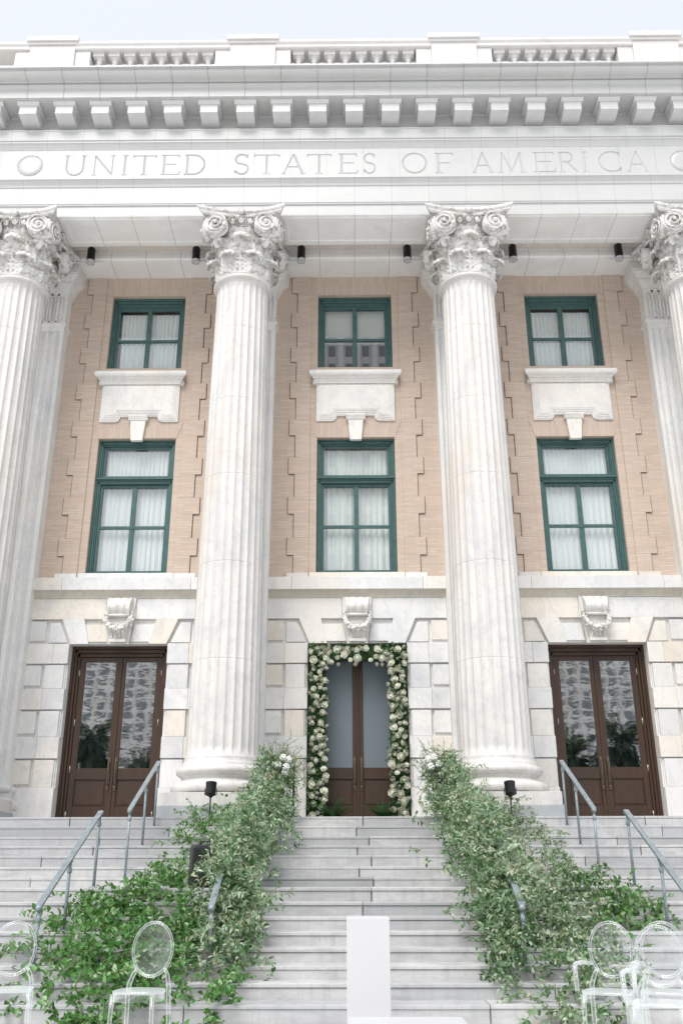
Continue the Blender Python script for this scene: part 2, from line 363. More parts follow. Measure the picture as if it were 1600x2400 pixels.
# --- ground storey stonework: one part per bay
for bc in BAYS:
    mb=MB()
    for s in (-1,1):
        def bx(u0,u1,y0,y1,z0,z1,t=None):
            a,b=sorted((bc+s*u0,bc+s*u1)); mb.box(a,b,y0,y1,z0,z1,t)
        def long(z0,z1):
            t=random.random(); cut=random.choice([1.62,1.58,1.45]);
            bx(1.10,cut,-.085,.45,z0,z1,t); bx(cut+.004,2.05,-.083,.45,z0,z1,random.random())
        def narrow(z0,z1):
            bx(1.10,2.05,-.0,.45,z0,z1,random.random()*.3+.4)
            bx(1.16,1.592,-.082,-.001,z0+.001,z1-.028,random.random())
            bx(1.13,1.158,-.045,-.001,z0+.001,z1-.028,.5)
            bx(1.662,2.05,-.055,-.001,z0+.075,z1-.03,random.random())
        bx(1.10,2.05,-.095,.45,LZ-.02,.82,random.random())
        long(1.43,1.88); long(2.47,2.92); long(3.48,3.93)
        narrow(.822,1.428); narrow(1.882,2.468); narrow(2.922,3.478)
        # either side of the lintel
        bx(1.10,2.05,0,.45,3.932,4.488,.5)
        def pr(poly,y0,y1,t=None):
            pl=[(bc+s*u,z) for u,z in poly]
            if s<0: pl=pl[::-1]
            mb.prism(pl,y0,y1,t)
        bx(1.662,2.05,-.055,-.001,4.0,4.455)
        pr([(1.15,3.96),(1.592,3.96),(1.592,4.42),(1.36,4.42)],-.055,-.001)
        pr([(.67,3.915),(1.07,3.915),(1.31,4.487),(.81,4.487)],-.105,-.001)
        pr([(.24,3.975),(.70,3.975),(.80,4.37),(.32,4.37)],-.05,-.001)
    mb.box(bc-1.099,bc+1.099,0.0,.45,3.935,4.488,.6)
    # frieze block, in three lengths
    mb.box(bc-2.05,bc-.345,-.088,.45,4.49,4.97,random.random()); mb.box(bc-.341,bc+.341,-.086,.45,4.49,4.97,.6); mb.box(bc+.345,bc+2.05,-.088,.45,4.49,4.97,random.random())
    mb.build('ground_storey_stonework',m_marble,H,.007)
    # belt course
    mb=MB(); cuts=[-2.05,random.uniform(-1.5,-1.0),random.uniform(1.1,1.7),2.05]
    prof=[(.3,5.132),(-.245,5.132),(-.245,5.43),(0,5.46),(.3,5.46)]
    for a,b in zip(cuts[:-1],cuts[1:]): mb.extr_x(prof,bc+a+.003,bc+b-.003)
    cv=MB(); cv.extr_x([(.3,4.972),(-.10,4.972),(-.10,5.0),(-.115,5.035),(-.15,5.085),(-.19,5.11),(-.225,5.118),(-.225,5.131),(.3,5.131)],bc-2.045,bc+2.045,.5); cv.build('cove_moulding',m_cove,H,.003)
    for s in (-1,1):
        a,b=sorted((bc+s*1.12,bc+s*1.62)); mb.box(a,b,-.075,.02,5.40,5.575)
    mb.box(bc-1.1,bc+1.1,-.03,.35,5.458,5.60)
    mb.build('belt_course',m_marble,H,.006)
    # carved keystone over the door
    mb=MB()
    mb.prism([(bc-.235,3.9),(bc+.235,3.9),(bc+.335,4.965),(bc-.335,4.965)],-.14,0,.55)
    mb.prism([(bc-.17,3.94),(bc+.17,3.94),(bc+.25,4.6),(bc-.25,4.6)],-.20,-.139,.5)
    for i in range(4): xx=bc-.135+.09*i; mb.box(xx-.018,xx+.018,-.235,-.199,4.02,4.36,.6)
    mb.box(bc-.19,bc+.19,-.245,-.201,3.93,4.0,.6)
    # ribbed console scroll
    for i in range(33):
        pass
    cols=25; rows=15; vs=[];fs=[]
    for j in range(rows):
        v=j/(rows-1); a=pi*.02+v*pi*.95; zz=4.955-.43*v; yy=-.17-.15*sin(min(a,pi))-.05*v
        wdt=.262-.03*v
        for i in range(cols):
            u=-1+2*i/(cols-1); rb=.050*abs(sin(u*pi*1.5))-.02
            vs.append((bc+u*wdt, yy-rb, zz))
    for j in range(rows-1):
        for i in range(cols-1): fs.append((j*cols+i,(j+1)*cols+i,(j+1)*cols+i+1,j*cols+i+1))
    mb.add(vs,fs,.55,True)
    for s in (-1,1):
        sv=[(bc+s*.262*(1-.115*j/(rows-1)),vs[j*cols][1],vs[j*cols][2]) for j in range(rows)]
        mb.add(sv+[(p[0],-.13,p[2]) for p in sv],[(j,j+1,rows+j+1,rows+j) for j in range(rows-1)],.55)
    mb.tube([(bc-.24,-.27,4.53),(bc+.24,-.27,4.53)],.035,10,.5)
    k=mb.build('keystone',m_key,H,0)
    wr=MB()
    for i in range(150):
        a=pi*(1.0+i/149); rx=.285+random.uniform(-.035,.035); rz_=.30+random.uniform(-.04,.04)
        th=.055*(.6+.7*sin(a-pi))
        x=bc+rx*cos(a); zz=4.50+rz_*sin(a)*1.0; y=-.27-random.uniform(0,.09)*sin(a-pi)-.02
        r=random.uniform(.02,.04)*(.75+.5*sin(a-pi)); wr.sphere((x+random.uniform(-.03,.03),y,zz+random.uniform(-.03,.03)),r,r*.9,r*random.uniform(.7,1.2),6,4,random.random())
    for s in (-1,1):
        for i in range(18): wr.sphere((bc+s*random.uniform(.26,.32),-.2-random.uniform(0,.06),4.5+random.uniform(0,.12)),random.uniform(.015,.032),None,None,6,4,.5)
    wr.build('wreath',m_key,k)

# --- brick wall of each bay, with two window openings
WZ=((5.60,9.05),(11.02,13.165)); WH=.945
for bc in BAYS:
    mb=MB()
    mb.box(bc-2.67,bc-WH,0,.45,5.462,13.72); mb.box(bc+WH,bc+2.67,0,.45,5.462,13.72)
    for z0,z1 in ((9.05,11.02),(13.165,13.72)): mb.box(bc-WH,bc+WH,0.0,.45,z0,z1)
    wall=mb.build('brick_wall',m_brick,H)
    z=13.7; segs=[(13.22,13.72,1)]
    z=13.22
    while z>5.5:
        segs.append((max(z-.60,5.462),z,0)); z-=.60
        if z>5.5: segs.append((max(z-.43,5.462),z,1)); z-=.428
    for s in (-1,1):
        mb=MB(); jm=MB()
        for z0,z1,lg in segs:
            a,b=sorted((bc+s*1.12,bc+s*(1.62 if lg else 1.47)))
            zz0=max(z0,5.577 if s else z0)
            if z1>zz0:
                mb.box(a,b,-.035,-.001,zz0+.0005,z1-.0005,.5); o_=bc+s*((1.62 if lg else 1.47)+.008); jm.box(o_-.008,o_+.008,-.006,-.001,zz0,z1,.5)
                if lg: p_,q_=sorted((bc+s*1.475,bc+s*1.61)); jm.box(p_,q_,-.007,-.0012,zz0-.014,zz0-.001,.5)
        mb.build('brick_quoin',m_brick,wall,.004); tag(jm.build('shaded_joint',m_joint_shade,wall),kind='stuff')  # thin strips paint the shade of recessed joints and long-block lower edges
    mb=MB()
    mb.box(bc-1.118,bc+1.118,-.012,-.001,13.17,13.71,.5); mb.build('flat_arch',m_brick_v,wall); mb=MB(); mb.prism([(bc-WH-.02,9.055),(bc+WH+.02,9.055),(bc+1.1,9.48),(bc-1.1,9.48)],-.012,-.001,.5)
    mb.build('flat_arch',m_brick_v,wall)
    # keystone, apron panel and sill between the windows
    mb=MB()
    mb.prism([(bc-.14,8.96),(bc+.14,8.96),(bc+.188,9.50),(bc-.188,9.50)],-.10,0,.7)
    mb.extr_x([(0,9.50),(-.115,9.50),(-.14,9.56),(-.16,9.60),(-.16,9.63),(0,9.63)],bc-.235,bc+.235,.7)
    def panel(inset,y0,y1,t):
        w_=.965-inset; zb=9.485+inset; zt=10.53-inset*.6; cu=.60+inset*.6; ct=9.63+inset; cr=.14
        half=[(w_,zt),( -w_,zt),(-w_,zb),(-cu,zb)]
        arc=[(-cu+cr*sin(a)*1.0, zb+(ct-zb)*(1-cos(a))) for a in [pi/2*i/6 for i in range(1,7)]]
        half+=arc; half+=[(-x,z) for x,z in arc[::-1]]+[(cu,zb),(w_,zb)]
        mb.prism([(bc+x,z) for x,z in half],y0,y1,t)
    panel(0,-.055,0,.6); panel(.035,-.07,-.054,.6); panel(.075,-.085,-.069,.62); panel(.115,-.098,-.084,.62); panel(.15,-.108,-.097,.64)
    mb.build('apron_panel',m_marble,H,.003)
    mb=MB()
    prof=[(0,10.50),(-.12,10.50),(-.125,10.53),(-.15,10.57),(-.16,10.60),(-.19,10.605),(-.20,10.64)]
    for i in range(7):
        a=-pi/2+pi*i/6; prof.append((-.215-.075*cos(a),10.735+.09*sin(a)))
    prof+=[(-.2,10.845),(.0,10.87),(.1,10.88),(.3,10.88),(.3,10.86),(.0,10.5)]
    # sill with returned ends
    ends=[]
    n=len(prof)
    def ex(y): return 1.0+max(0,-y-.12)*.85
    vL=[(bc-ex(y),y,z) for y,z in prof]; vR=[(bc+ex(y),y,z) for y,z in prof]
    mb.add(vL+vR,[(i,n+i,n+(i+1)%n,(i+1)%n) for i in range(n)]+[tuple(range(n)),tuple(range(2*n-1,n-1,-1))],.6)
    for s in (-1,1):
        a,b=sorted((bc+s*1.0,bc+s*1.06)); mb.box(a,b,-.10,-.001,10.50,10.60,.4)
    # bed of the window above the sill
    mb.box(bc-WH+.002,bc+WH-.002,.005,.40,10.882,11.02,.6)
    mb.build('window_sill',m_marble,H,.003)

# --- windows
def curtain(mb,x0,x1,y,z0,z1,pl,amp,tintc=.5):
    n=int((x1-x0)/pl*10); m=7; vs=[];fs=[]; ph=random.uniform(0,6)
    for j in range(m):
        v=j/(m-1)
        for i in range(n+1):
            x=x0+(x1-x0)*i/n; q=2*pi*x/pl
            f=sin(q+ph+.8*sin(x*3.1+ph))+.35*sin(2.3*q+2*ph+v*.8)
            vs.append((x+.25*amp*sin(q*1.3+v*2),y+amp*f*(.55+.45*(1-v)),z0+(z1-z0)*v))
    for j in range(m-1):
        for i in range(n): a=j*(n+1)+i; fs.append((a,a+1,a+n+2,a+n+1))
    mb.add(vs,fs,tintc,True)
def make_lower_window():
    z0,z1=5.60,9.05; f=MB(); W=WH-.004
    y0,y1=.10,.34
    for s in (-1,1):   # stepped casing
        for i,(a,b,yy) in enumerate(((0,.045,0),(.045,.085,.03),(.085,.115,.06))):
            p,q_=sorted((s*(W-a),s*(W-b))); f.box(p,q_,y0+yy,y1,z0+.05,z1-.045,.5)
    for a,b,yy in ((0,.045,0),(.045,.10,.03),(.10,.135,.06)): f.box(-W+.0,W-.0,y0+yy,y1,z1-b,z1-a-.001,.5)
    f.box(-W,W,y0-.02,y1,z0,z0+.052,.5)
    f.box(-W+.02,W-.02,y0+.01,y1,7.955,8.065,.5); f.box(-W-.0+.01,W-.01,y0-.035,y0+.02,8.0,8.05,.5); f.box(-W+.03,W-.03,y0+.03,y1,7.905,7.956,.5)
    f.box(-W+.1,W-.1,y0+.07,y1,8.065,8.125,.5)
    # sashes
    ys=.20
    for s in (-1,1):
        a,b=sorted((s*(W-.114),s*(W-.17)))
        f.box(a,b,ys,ys+.06,z0+.053,8.9,.5)
    f.box(-W+.17,W-.17,ys,ys+.05,8.86,8.93,.5)
    f.box(-W+.17,W-.17,ys,ys+.05,7.83,7.904,.5)
    f.box(-.055,.055,ys-.002,ys+.052,z0+.12,7.83,.5)
    f.box(-W+.17,W-.17,ys-.012,ys+.055,6.765,6.835,.5)
    f.box(-W+.17,W-.17,ys,ys+.05,z0+.053,z0+.12,.5)
    o=f.build('window',m_green,H,.004)
    gl=MB(); gl.add([(-W+.13,.232,z0+.08),(W-.13,.232,z0+.08),(W-.13,.232,8.9),(-W+.13,.232,8.9)],[(0,1,2,3)],.5); gl.build('window_glass',m_glass,o)
    c=MB(); curtain(c,-W+.16,-.02,.36,z0+.05,7.86,.135,.026); curtain(c,.02,W-.16,.365,z0+.05,7.86,.135,.026)
    curtain(c,-W+.16,W-.16,.35,8.08,8.86,.11,.018); c.build('curtain',m_curtain,o)
    return o
def make_upper_window(center=False):
    z0,z1=11.02,13.165; f=MB(); W=WH-.004; y0,y1=.10,.36
    for s in (-1,1):
        for a,b,yy in ((0,.045,0),(.045,.085,.03),(.085,.115,.06)):
            p,q_=sorted((s*(W-a),s*(W-b))); f.box(p,q_,y0+yy,y1,z0+.05,z1-.05,.5)
    for a,b,yy in ((0,.06,0),(.06,.14,.03),(.14,.21,.06),(.21,.25,.08)): f.box(-W,W,y0+yy,y1,z1-b,z1-a-.001,.5)
    f.box(-W,W,y0-.02,y1,z0,z0+.052,.5)
    for s in (-1,1):
        a,b=sorted((s*(W-.114),s*(W-.175))); f.box(a,b,.20,.26,z0+.053,12.92,.5)
    f.box(-W+.17,W-.17,.20,.25,12.86,12.925,.5); f.box(-.058,.058,.198,.252,z0+.12,12.86,.5)
    f.box(-W+.17,W-.17,.185,.255,11.90,11.965,.5); f.box(-W+.17,W-.17,.20,.25,z0+.053,z0+.12,.5)
    o=f.build('window',m_green,H,.004)
    gl=MB()
    if not center:
        gl.add([(-W+.13,.232,z0+.08),(W-.13,.232,z0+.08),(W-.13,.232,12.9),(-W+.13,.232,12.9)],[(0,1,2,3)],.5); gl.build('window_glass',m_glass,o)
        c=MB(); curtain(c,-W+.2,-.03,.37,11.94,12.84,.10,.018); curtain(c,.03,W-.16,.375,11.94,12.84,.10,.018)
        curtain(c,-W+.22,-.03,.37,z0+.06,11.93,.12,.022); curtain(c,.03,W-.16,.375,z0+.06,11.93,.12,.022); c.build('curtain',m_curtain,o)
    else:
        gl.add([(-W+.13,.232,11.93),(W-.13,.232,11.93),(W-.13,.232,12.9),(-W+.13,.232,12.9)],[(0,1,2,3)],.5)
        gl.build('window_glass',m_glass,o)
        g2=MB(); g2.add([(-W+.13,.234,z0+.08),(W-.13,.234,z0+.08),(W-.13,.234,11.92),(-W+.13,.234,11.92)],[(0,1,2,3)],.5); g2.build('window_glass',m_glass_dark,o)
        c=MB(); c.box(-W+.12,W-.12,.345,.355,11.90,12.9,.5); c.build('roller_blind',m_shade,o)
    return o
lw_=make_lower_window(); uw=make_upper_window(); uc=make_upper_window(True)
lw_.location.x=-S
for bc in (0,S): c=make_lower_window(); c.location.x=bc
uw.location.x=-S; c=make_upper_window(); c.location.x=S
uc['label']='window with a plain blind over its upper panes'

# --- doors
def make_door(center=False):
    f=MB(); ZT=3.93
    for s in (-1,1):
        for a,b,yy in ((1.098,1.04,.20),(1.04,.985,.24),(.985,.93,.30)):
            p,q_=sorted((s*a,s*b)); f.box(p,q_,yy,.5,LZ,ZT-.05,.5)
    for a,b,yy in ((0,.06,.20),(.06,.14,.24),(.14,.22,.30)): f.box(-1.098,1.098,yy,.5,ZT-b,ZT-a-.002,.5)
    o=f.build('door',m_wood,H,.006)
    for s in (-1,1):
        d=MB()
        def bx(u0,u1,y0,y1,z0,z1):
            a,b=sorted((s*u0,s*u1)); d.box(a,b,y0,y1,z0,z1,.5)
        y=.34
        bx(.004,.115,y,y+.06,LZ+.01,3.705); bx(.80,.928,y,y+.06,LZ+.01,3.705)
        bx(.115,.80,y,y+.06,3.60,3.705); bx(.115,.80,y,y+.06,1.03,1.27); bx(.115,.80,y,y+.06,LZ+.01,.47)
        bx(.115,.80,y+.03,y+.05,.47,1.03)
        bx(.15,.765,y+.012,y+.031,.51,.99)
        if s>0: bx(-.03,.03,y-.025,y+.005,LZ+.01,3.70)
        leaf=d.build('door_leaf',m_wood,o,.005)
        gg=MB(); a,b=sorted((s*.11,s*.805)); gg.add([(a,y+.03,1.26),(b,y+.03,1.26),(b,y+.03,3.61),(a,y+.03,3.61)],[(0,1,2,3)],.5)
        if center:
            gg.build('door_shade',m_frost,o)
        else: gg.build('door_glass',m_doorglass,o)
        h=MB(); hx=s*.075; h.box(hx-.032,hx+.032,y-.028,y-.001,.80,1.50,.5)
        h.lathe([(.03,0),(.03,.028)],0,0,12,.5) if False else None
        pts=[(hx,y-.03,.90),(hx,y-.085,.95),(hx,y-.095,1.15),(hx,y-.085,1.36),(hx,y-.03,1.41)]
        h.tube(pts,.014,8,.5); h.sphere((hx,y-.03,.86),.03,.012,.03,10,6,.5); h.build('handle',m_brass,o,.006)
        for hz in (.3,1.25,2.25,3.35):
            hh=MB(); hh.tube([(s*.925,y-.012,hz-.07),(s*.925,y-.012,hz+.07)],.012,8,.5); hh.build('hinge',m_steel,o)
    return o
dr=make_door(); dr.location.x=-S; c=copy_tree(dr,H); c.location.x=S
dc=make_door(True); dc['label']='wooden double door with grey covered panes'
# dark rooms behind the openings
mb=MB()
mb.box(-XE,XE,.62,9,-3,17.6,.5); 
mb.build('interior',m_dark,H)
# plain side walls beyond the outer bays
mb=MB()
for s in (-1,1):
    a,b=sorted((s*1.62*S,s*XE)); mb.box(a,b,-.05,.6,-2.3,13.72,.5)
mb.build('side_wall',m_marble,H)

# --- pilasters
def make_pilaster():
    mb=MB(); hw=.66; yf=-.36; nfl=7
    def shaft(z0,z1,ins=0):
        # front with flutes, section in xy
        pts=[(-hw,0.0),(-hw,yf)]
        m_=.07; fw=(2*hw-2*m_)/nfl
        for i in range(nfl):
            xa=-hw+m_+i*fw+fw*.11; xb=xa+fw*.78
            for j in range(9):
                a=pi*j/8; pts.append(((xa+xb)/2-cos(a)*(xb-xa)/2, yf+sin(a)*fw*.34))
        pts+=[(hw,yf),(hw,0.0)]
        n=len(pts); v=[(x,y,z0) for x,y in pts]+[(x,y,z1) for x,y in pts]
        mb.add(v,[(i,i+1,n+i+1,n+i) for i in range(n-1)],.5)
    mb.box(-hw,hw,yf,0.0,.9,1.15,.5); shaft(1.15,11.9); mb.box(-hw,hw,yf,0.0,11.9,12.02,.5)
    o=mb.build('pilaster',m_pilaster,H)
    b=MB()
    def ring(z0,z1,e0,e1=None,t=.5):
        e1=e0 if e1 is None else e1
        v=[(-hw-e0,0,z0),(-hw-e0,yf-e0,z0),(hw+e0,yf-e0,z0),(hw+e0,0,z0),(-hw-e1,0,z1),(-hw-e1,yf-e1,z1),(hw+e1,yf-e1,z1),(hw+e1,0,z1)]
        b.add(v,[(0,1,2,3)[::-1],(4,5,6,7)[::-1],(0,4,5,1)[::-1],(1,5,6,2)[::-1],(2,6,7,3)[::-1]],t)
    ring(LZ,.34,.20)
    for i in range(6):
        a=-pi/2+pi*i/6; a2=-pi/2+pi*(i+1)/6; ring(.34+.1*(1+sin(a)),.34+.1*(1+sin(a2)),.10+.08*cos(a),.10+.08*cos(a2))
    ring(.54,.62,.09,.06); ring(.62,.70,.06,.06)
    for i in range(6):
        a=-pi/2+pi*i/6; a2=-pi/2+pi*(i+1)/6; ring(.70+.07*(1+sin(a)),.70+.07*(1+sin(a2)),.06+.06*cos(a),.06+.06*cos(a2))
    ring(.84,.92,.03,.005)
    b.build('pilaster_base',m_pilaster,o,.003)
    b=MB()
    ring(12.02,12.06,.035); ring(12.06,12.10,.06,.06); ring(12.10,12.16,.03,.01)
    # neck with ornamented short flutes
    z0,z1=12.16,13.02
    nf=7; m_=.07; fw=(2*hw-2*m_)/nf
    b.box(-hw,hw,yf+.04,0,z0,z1,.5)
    b.box(-hw,-hw+m_,yf,yf+.04,z0,z1,.5); b.box(hw-m_,hw,yf,yf+.04,z0,z1,.5)
    for i in range(1,nf): x=-hw+m_+i*fw; b.box(x-.025,x+.025,yf,yf+.04,z0,z1,.5)
    b.box(-hw+m_,hw-m_,yf,yf+.04,z0,z0+.05,.5); b.box(-hw+m_,hw-m_,yf,yf+.04,z1-.08,z1,.5)
    for i in range(nf):
        x=-hw+m_+(i+.5)*fw
        for k in range(12):
            zz=z1-.12-k*.055; b.sphere((x+random.uniform(-.015,.015),yf+.03,zz),random.uniform(.022,.04),.03,random.uniform(.02,.04),6,4,.5)
    for za,zb,ea,eb in ((13.02,13.08,.03,.03),(13.08,13.13,.045,.06),(13.13,13.25,.06,.13),(13.25,13.30,.14,.14),(13.30,13.42,.15,.26),(13.42,13.46,.28,.28),(13.46,13.70,.30,.30)): ring(za,zb,ea,eb)
    b.build('capital',m_pilaster,o,.003)
    return o
pl=make_pilaster(); PX=(-1.5*S,-.5*S,.5*S,1.5*S); pl.location.x=PX[0]
for x in PX[1:]: c=copy_tree(pl,H); c.location.x=x

# --- columns
def make_column():
    NF=24; per=10; n=NF*per; rb,rt=.70,.60; zb,zt=1.17,11.93
    lev=[zb,1.22,1.28,1.33,1.37,1.41]+list(np.linspace(1.9,11.5,24))+[11.70,11.76,11.80,11.84,11.87,zt]
    joints=[3.051,5.068,7.029,8.863,10.698]
    for j in joints: lev+= [j-.035,j-.024,j-.010,j-.004,j+.004,j+.010,j+.024,j+.035]
    lev=sorted(lev)
    v=[];f=[]
    for z in lev:
        t=(z-zb)/(zt-zb); r=rb-(rb-rt)*(t**1.35)
        if z<1.3: r+=.035*(1-(z-zb)/.13)**2
        de=min(1,max(0,(z-1.27)/.12)); dt=min(1,max(0,(11.875-z)/.12)); dep=.044*(sqrt(max(0,1-(1-de)**2)))*(sqrt(max(0,1-(1-dt)**2)))
        gj=.006 if any(abs(z-j)<.005 for j in joints) else 0
        for k in range(n):
            q=(k%per)/per; fl=0
            if q>.0: 
                c_=(q-.5-.0)/.43
                if abs(c_)<1: fl=sqrt(1-c_*c_)
            a=2*pi*(k/n)+pi/2+pi/NF; rr=r-dep*fl-gj
            v.append((rr*cos(a),rr*sin(a),z))
    m=len(lev)
    for i in range(m-1):
        for k in range(n): k2=(k+1)%n; f.append((i*n+k,i*n+k2,(i+1)*n+k2,(i+1)*n+k))
    mb=MB(); mb.add(v,f,.5,True)
    # necking ring
    pr=[(.60,11.90),(.612,11.95)]
    for i in range(9): a=-pi/2+pi*i/8; pr.append((.632+.055*cos(a),12.01+.055*sin(a)))
    pr+=[(.62,12.07),(.655,12.085),(.655,12.11),(.60,12.13)]
    mb.lathe(pr,0,0,96)
    o=mb.build('column',m_column,H); 
    b=MB()
    pr=[(.93,.50)]
    for i in range(13): a=-pi/2+pi*i/12; pr.append((.83+.125*cos(a),.61+.11*sin(a)))
    pr+=[(.83,.735),(.79,.75)]
    for i in range(7): a=pi/2*i/6; pr.append((.79-.035*sin(a*2),.75+.08*i/6))
    pr+=[(.80,.84)]
    for i in range(11): a=-pi/2+pi*i/10; pr.append((.785+.085*cos(a),.93+.085*sin(a)))
    pr+=[(.77,1.02),(.77,1.07),(.75,1.09),(.735,1.13),(.733,1.18)]
    b.lathe(pr,0,0,96); b.box(-1.0,1.0,-1.0,1.0,.262,.50,.6)
    bb=b.build('column_base',m_column,o,.006)
    g_=MB(); g_.box(-1.03,1.03,-1.03,1.03,LZ,.262,.5); g_.build('plinth',m_grey,o,.008)
    # capital
    c=MB()
    bell=lambda z: .585+.03*max(0,(z-12.1)/1.15)**1+.11*max(0,(z-12.75)/.53)**2.2
    c.lathe([(bell(z),z) for z in np.linspace(12.11,13.27,14)]+[(.725,13.275),(.74,13.30),(.70,13.325),(.66,13.33)],0,0,72)
    c.lathe([(.66,13.33),(.69,13.36),(.72,13.44),(.74,13.53),(.80,13.56),(.81,13.585),(.6,13.585)],0,0,72)
    for i in range(24):      # eggs in their cups, and beads below
        a=2*pi*i/24+pi/24*0; ca,sa=cos(a),sin(a); rm=Matrix.Rotation(a,3,'Z')
        c.sphere((.775*ca,.775*sa,13.465),.06,.056,.092,8,6,.5,rm)
        for s in (-1,1):
            pts=[]
            for j in range(7):
                tt=-pi*.5+pi*j/6*1.0; 
                aa=a+s*(.095*cos((j/6)*pi/2)); pts.append((.815*cos(aa),.815*sin(aa),13.56-.19*sin((j/6)*pi/2)))
            c.tube(pts,.013,5,.5)
        a2=a+pi/24; c.tube([(.80*cos(a2),.80*sin(a2),13.56),(.77*cos(a2),.77*sin(a2),13.38)],.011,5,.5)
        c.sphere((.735*ca,.735*sa,13.325),.028,.05,.028,6,4,.5,rm); c.sphere((.735*cos(a2),.735*sin(a2),13.325),.025,.018,.028,6,4,.5,rm)
    # acanthus leaves
    def leaf(ang,Hh,W,curl,rib=.02,lift=.02):
        nu,nv=17,26; vs=[];fs=[]
        zt_=12.10+Hh
        for j in range(nv):
            v=j/(nv-1)
            if v<.66:
                z=12.11+(zt_-12.11)*(v/.66); r0=bell(z)+lift+.02*(v/.66); off=0
            else:
                t=(v-.66)/.34; a=t*pi*1.12; z=zt_+curl*.75*sin(a); r0=bell(min(zt_,13.2))+lift+.02+curl*(1-cos(a))
            lob=1+.22*sin(v*2*pi*5.5); wd=W/2*(.78+.30*sin(min(1,v*1.25)*pi*.8))*lob
            if v>.66: wd*= (.92-.30*((v-.66)/.34)**3)
            for i in range(nu):
                u=-1+2*i/(nu-1); x=u*wd
                d=rib*(cos(u*pi*3.0)*.6*(1-.3*abs(u)))+ .035*(1-abs(u))**3*.6 - .05*abs(u)**2.2*(0.4+v)
                if v>.66: d*= (1-.6*(v-.66)/.34)
                zz=z-abs(u)**3*(.045*v)
                rr=max(r0+d,bell(min(max(zz,12.11),13.27))+.003)
                th=x/max(r0,.5); vs.append((rr*cos(ang+th),rr*sin(ang+th),zz))
        for j in range(nv-1):
            for i in range(nu-1): a=j*nu+i; fs.append((a,a+1,a+nu+1,a+nu))
        # back face, slightly inset, so the curled tip has thickness
        off=len(vs); vb=[]
        for (x,y,z) in vs:
            r=sqrt(x*x+y*y); k_=(r-.022)/r; vb.append((x*k_,y*k_,z-.012))
        fb=[tuple(q+off for q in ff[::-1]) for ff in fs]
        edge=[]
        for i in range(nu-1): a=(nv-1)*nu+i; edge.append((a,a+1,off+a+1,off+a))
        for j in range(nv-1): a=j*nu; edge.append((a+nu,a,off+a,off+a+nu)); a+=nu-1; edge.append((a,a+nu,off+a+nu,off+a))
        c.add(vs+vb,fs+fb+edge,.5,True)
    for i in range(8): leaf(2*pi*i/8,.90,.50,.12,rib=.045)
    for i in range(8): leaf(2*pi*i/8+pi/8,.44,.50,.115,rib=.042,lift=.045)
    # corner volutes
    for q in range(4):
        base=pi/4+q*pi/2
        for s in (-1,1):
            na=base+s*radians(36)      # outward normal of this disc
            nrm=Vector((cos(na),sin(na),0)); tx=Vector((-sin(na),cos(na),0))
            pc=Vector((cos(base)*1.05,sin(base)*1.05,13.29))
            ctr=Vector((cos(base)*1.0,sin(base)*1.0,0))+ nrm*.02
            # slide the disc sideways from the corner toward the face
            ctr=Vector((cos(base),sin(base),0))*1.05+Vector((-sin(base),cos(base),0))*(s*.215); ctr.z=13.29
            R=.268
            v=[];f=[]; nseg=28
            ringsr=[(R*.97,-.20),(R,-.13),(R,.0),(R*.93,.02),(R*.86,.0),(0.02,.0)]
            for rr,dd in ringsr:
                for k in range(nseg):
                    a=2*pi*k/nseg; p=ctr+tx*(rr*cos(a))+Vector((0,0,rr*sin(a)))+nrm*dd; v.append(tuple(p))
            for i in range(len(ringsr)-1):
                for k in range(nseg): k2=(k+1)%nseg; f.append((i*nseg+k,i*nseg+k2,(i+1)*nseg+k2,(i+1)*nseg+k))
            c.add(v,f,.5,True)
            pts=[];rad=[]
            for j in range(64):
                t=j/63; a=-s*(t*2*pi*2.4)+pi/2; rr=R*.90*(1-t)**1.05+.02
                pts.append(tuple(ctr+tx*(rr*cos(a))+Vector((0,0,rr*sin(a)))+nrm*(.005+.05*t))); rad.append(.030*(1-.45*t))
            c.tube(pts,rad,7,.5); c.sphere(tuple(ctr+nrm*.06),.045,.045,.045,8,6,.5)
            # sweep that leads from the volute up to the abacus
            up=ctr+Vector((0,0,R*.95)); dst=Vector((nrm.x*.86,nrm.y*.86,13.50))
            dst=Vector((cos(na+s*.0)*.80,sin(na)*.80,13.54))
            c.tube([tuple(up),tuple((up+dst)/2+Vector((0,0,.02))),tuple(dst)],[.045,.04,.02],6,.5)
        cc=(cos(base)*.96,sin(base)*.96,13.27); c.sphere(cc,.17,.14,.25,14,9,.5,Matrix.Rotation(base,3,'Z'))
        cc=(cos(base)*.80,sin(base)*.80,13.05); c.sphere(cc,.13,.11,.22,10,7,.5,Matrix.Rotation(base,3,'Z'))
        # leaf running down the corner edge
        for j in range(5): c.sphere((cos(base)*(1.14-.015*j*j),sin(base)*(1.14-.015*j*j),13.45-.085*j),.05,.075,.06,8,5,.5,Matrix.Rotation(base,3,'Z'))
    # abacus
    def ab(sc_,z0,z1,z2):
        pts=[]
        for q in range(4):
            r=q*pi/2
            for j in range(13):
                t=-1+2*j/12; x=t*.99; y=-(.80+.21*abs(t)**2.0)
                X=x*cos(r)-y*sin(r); Y=x*sin(r)+y*cos(r); pts.append((X*sc_,Y*sc_))
        n=len(pts); m_=3; vs=[(x*.95,y*.95,z0) for x,y in pts]+[(x,y,z1) for x,y in pts]+[(x,y,z2) for x,y in pts]
        fs=[tuple(range(n))[::-1],tuple(range(2*n,3*n))]
        for l in range(2):
            for i in range(n): i2=(i+1)%n; fs.append((l*n+i,l*n+i2,(l+1)*n+i2,(l+1)*n+i))
        c.add(vs,fs,.5)
    ab(.96,13.575,13.61,13.655); ab(1.02,13.656,13.69,13.748)
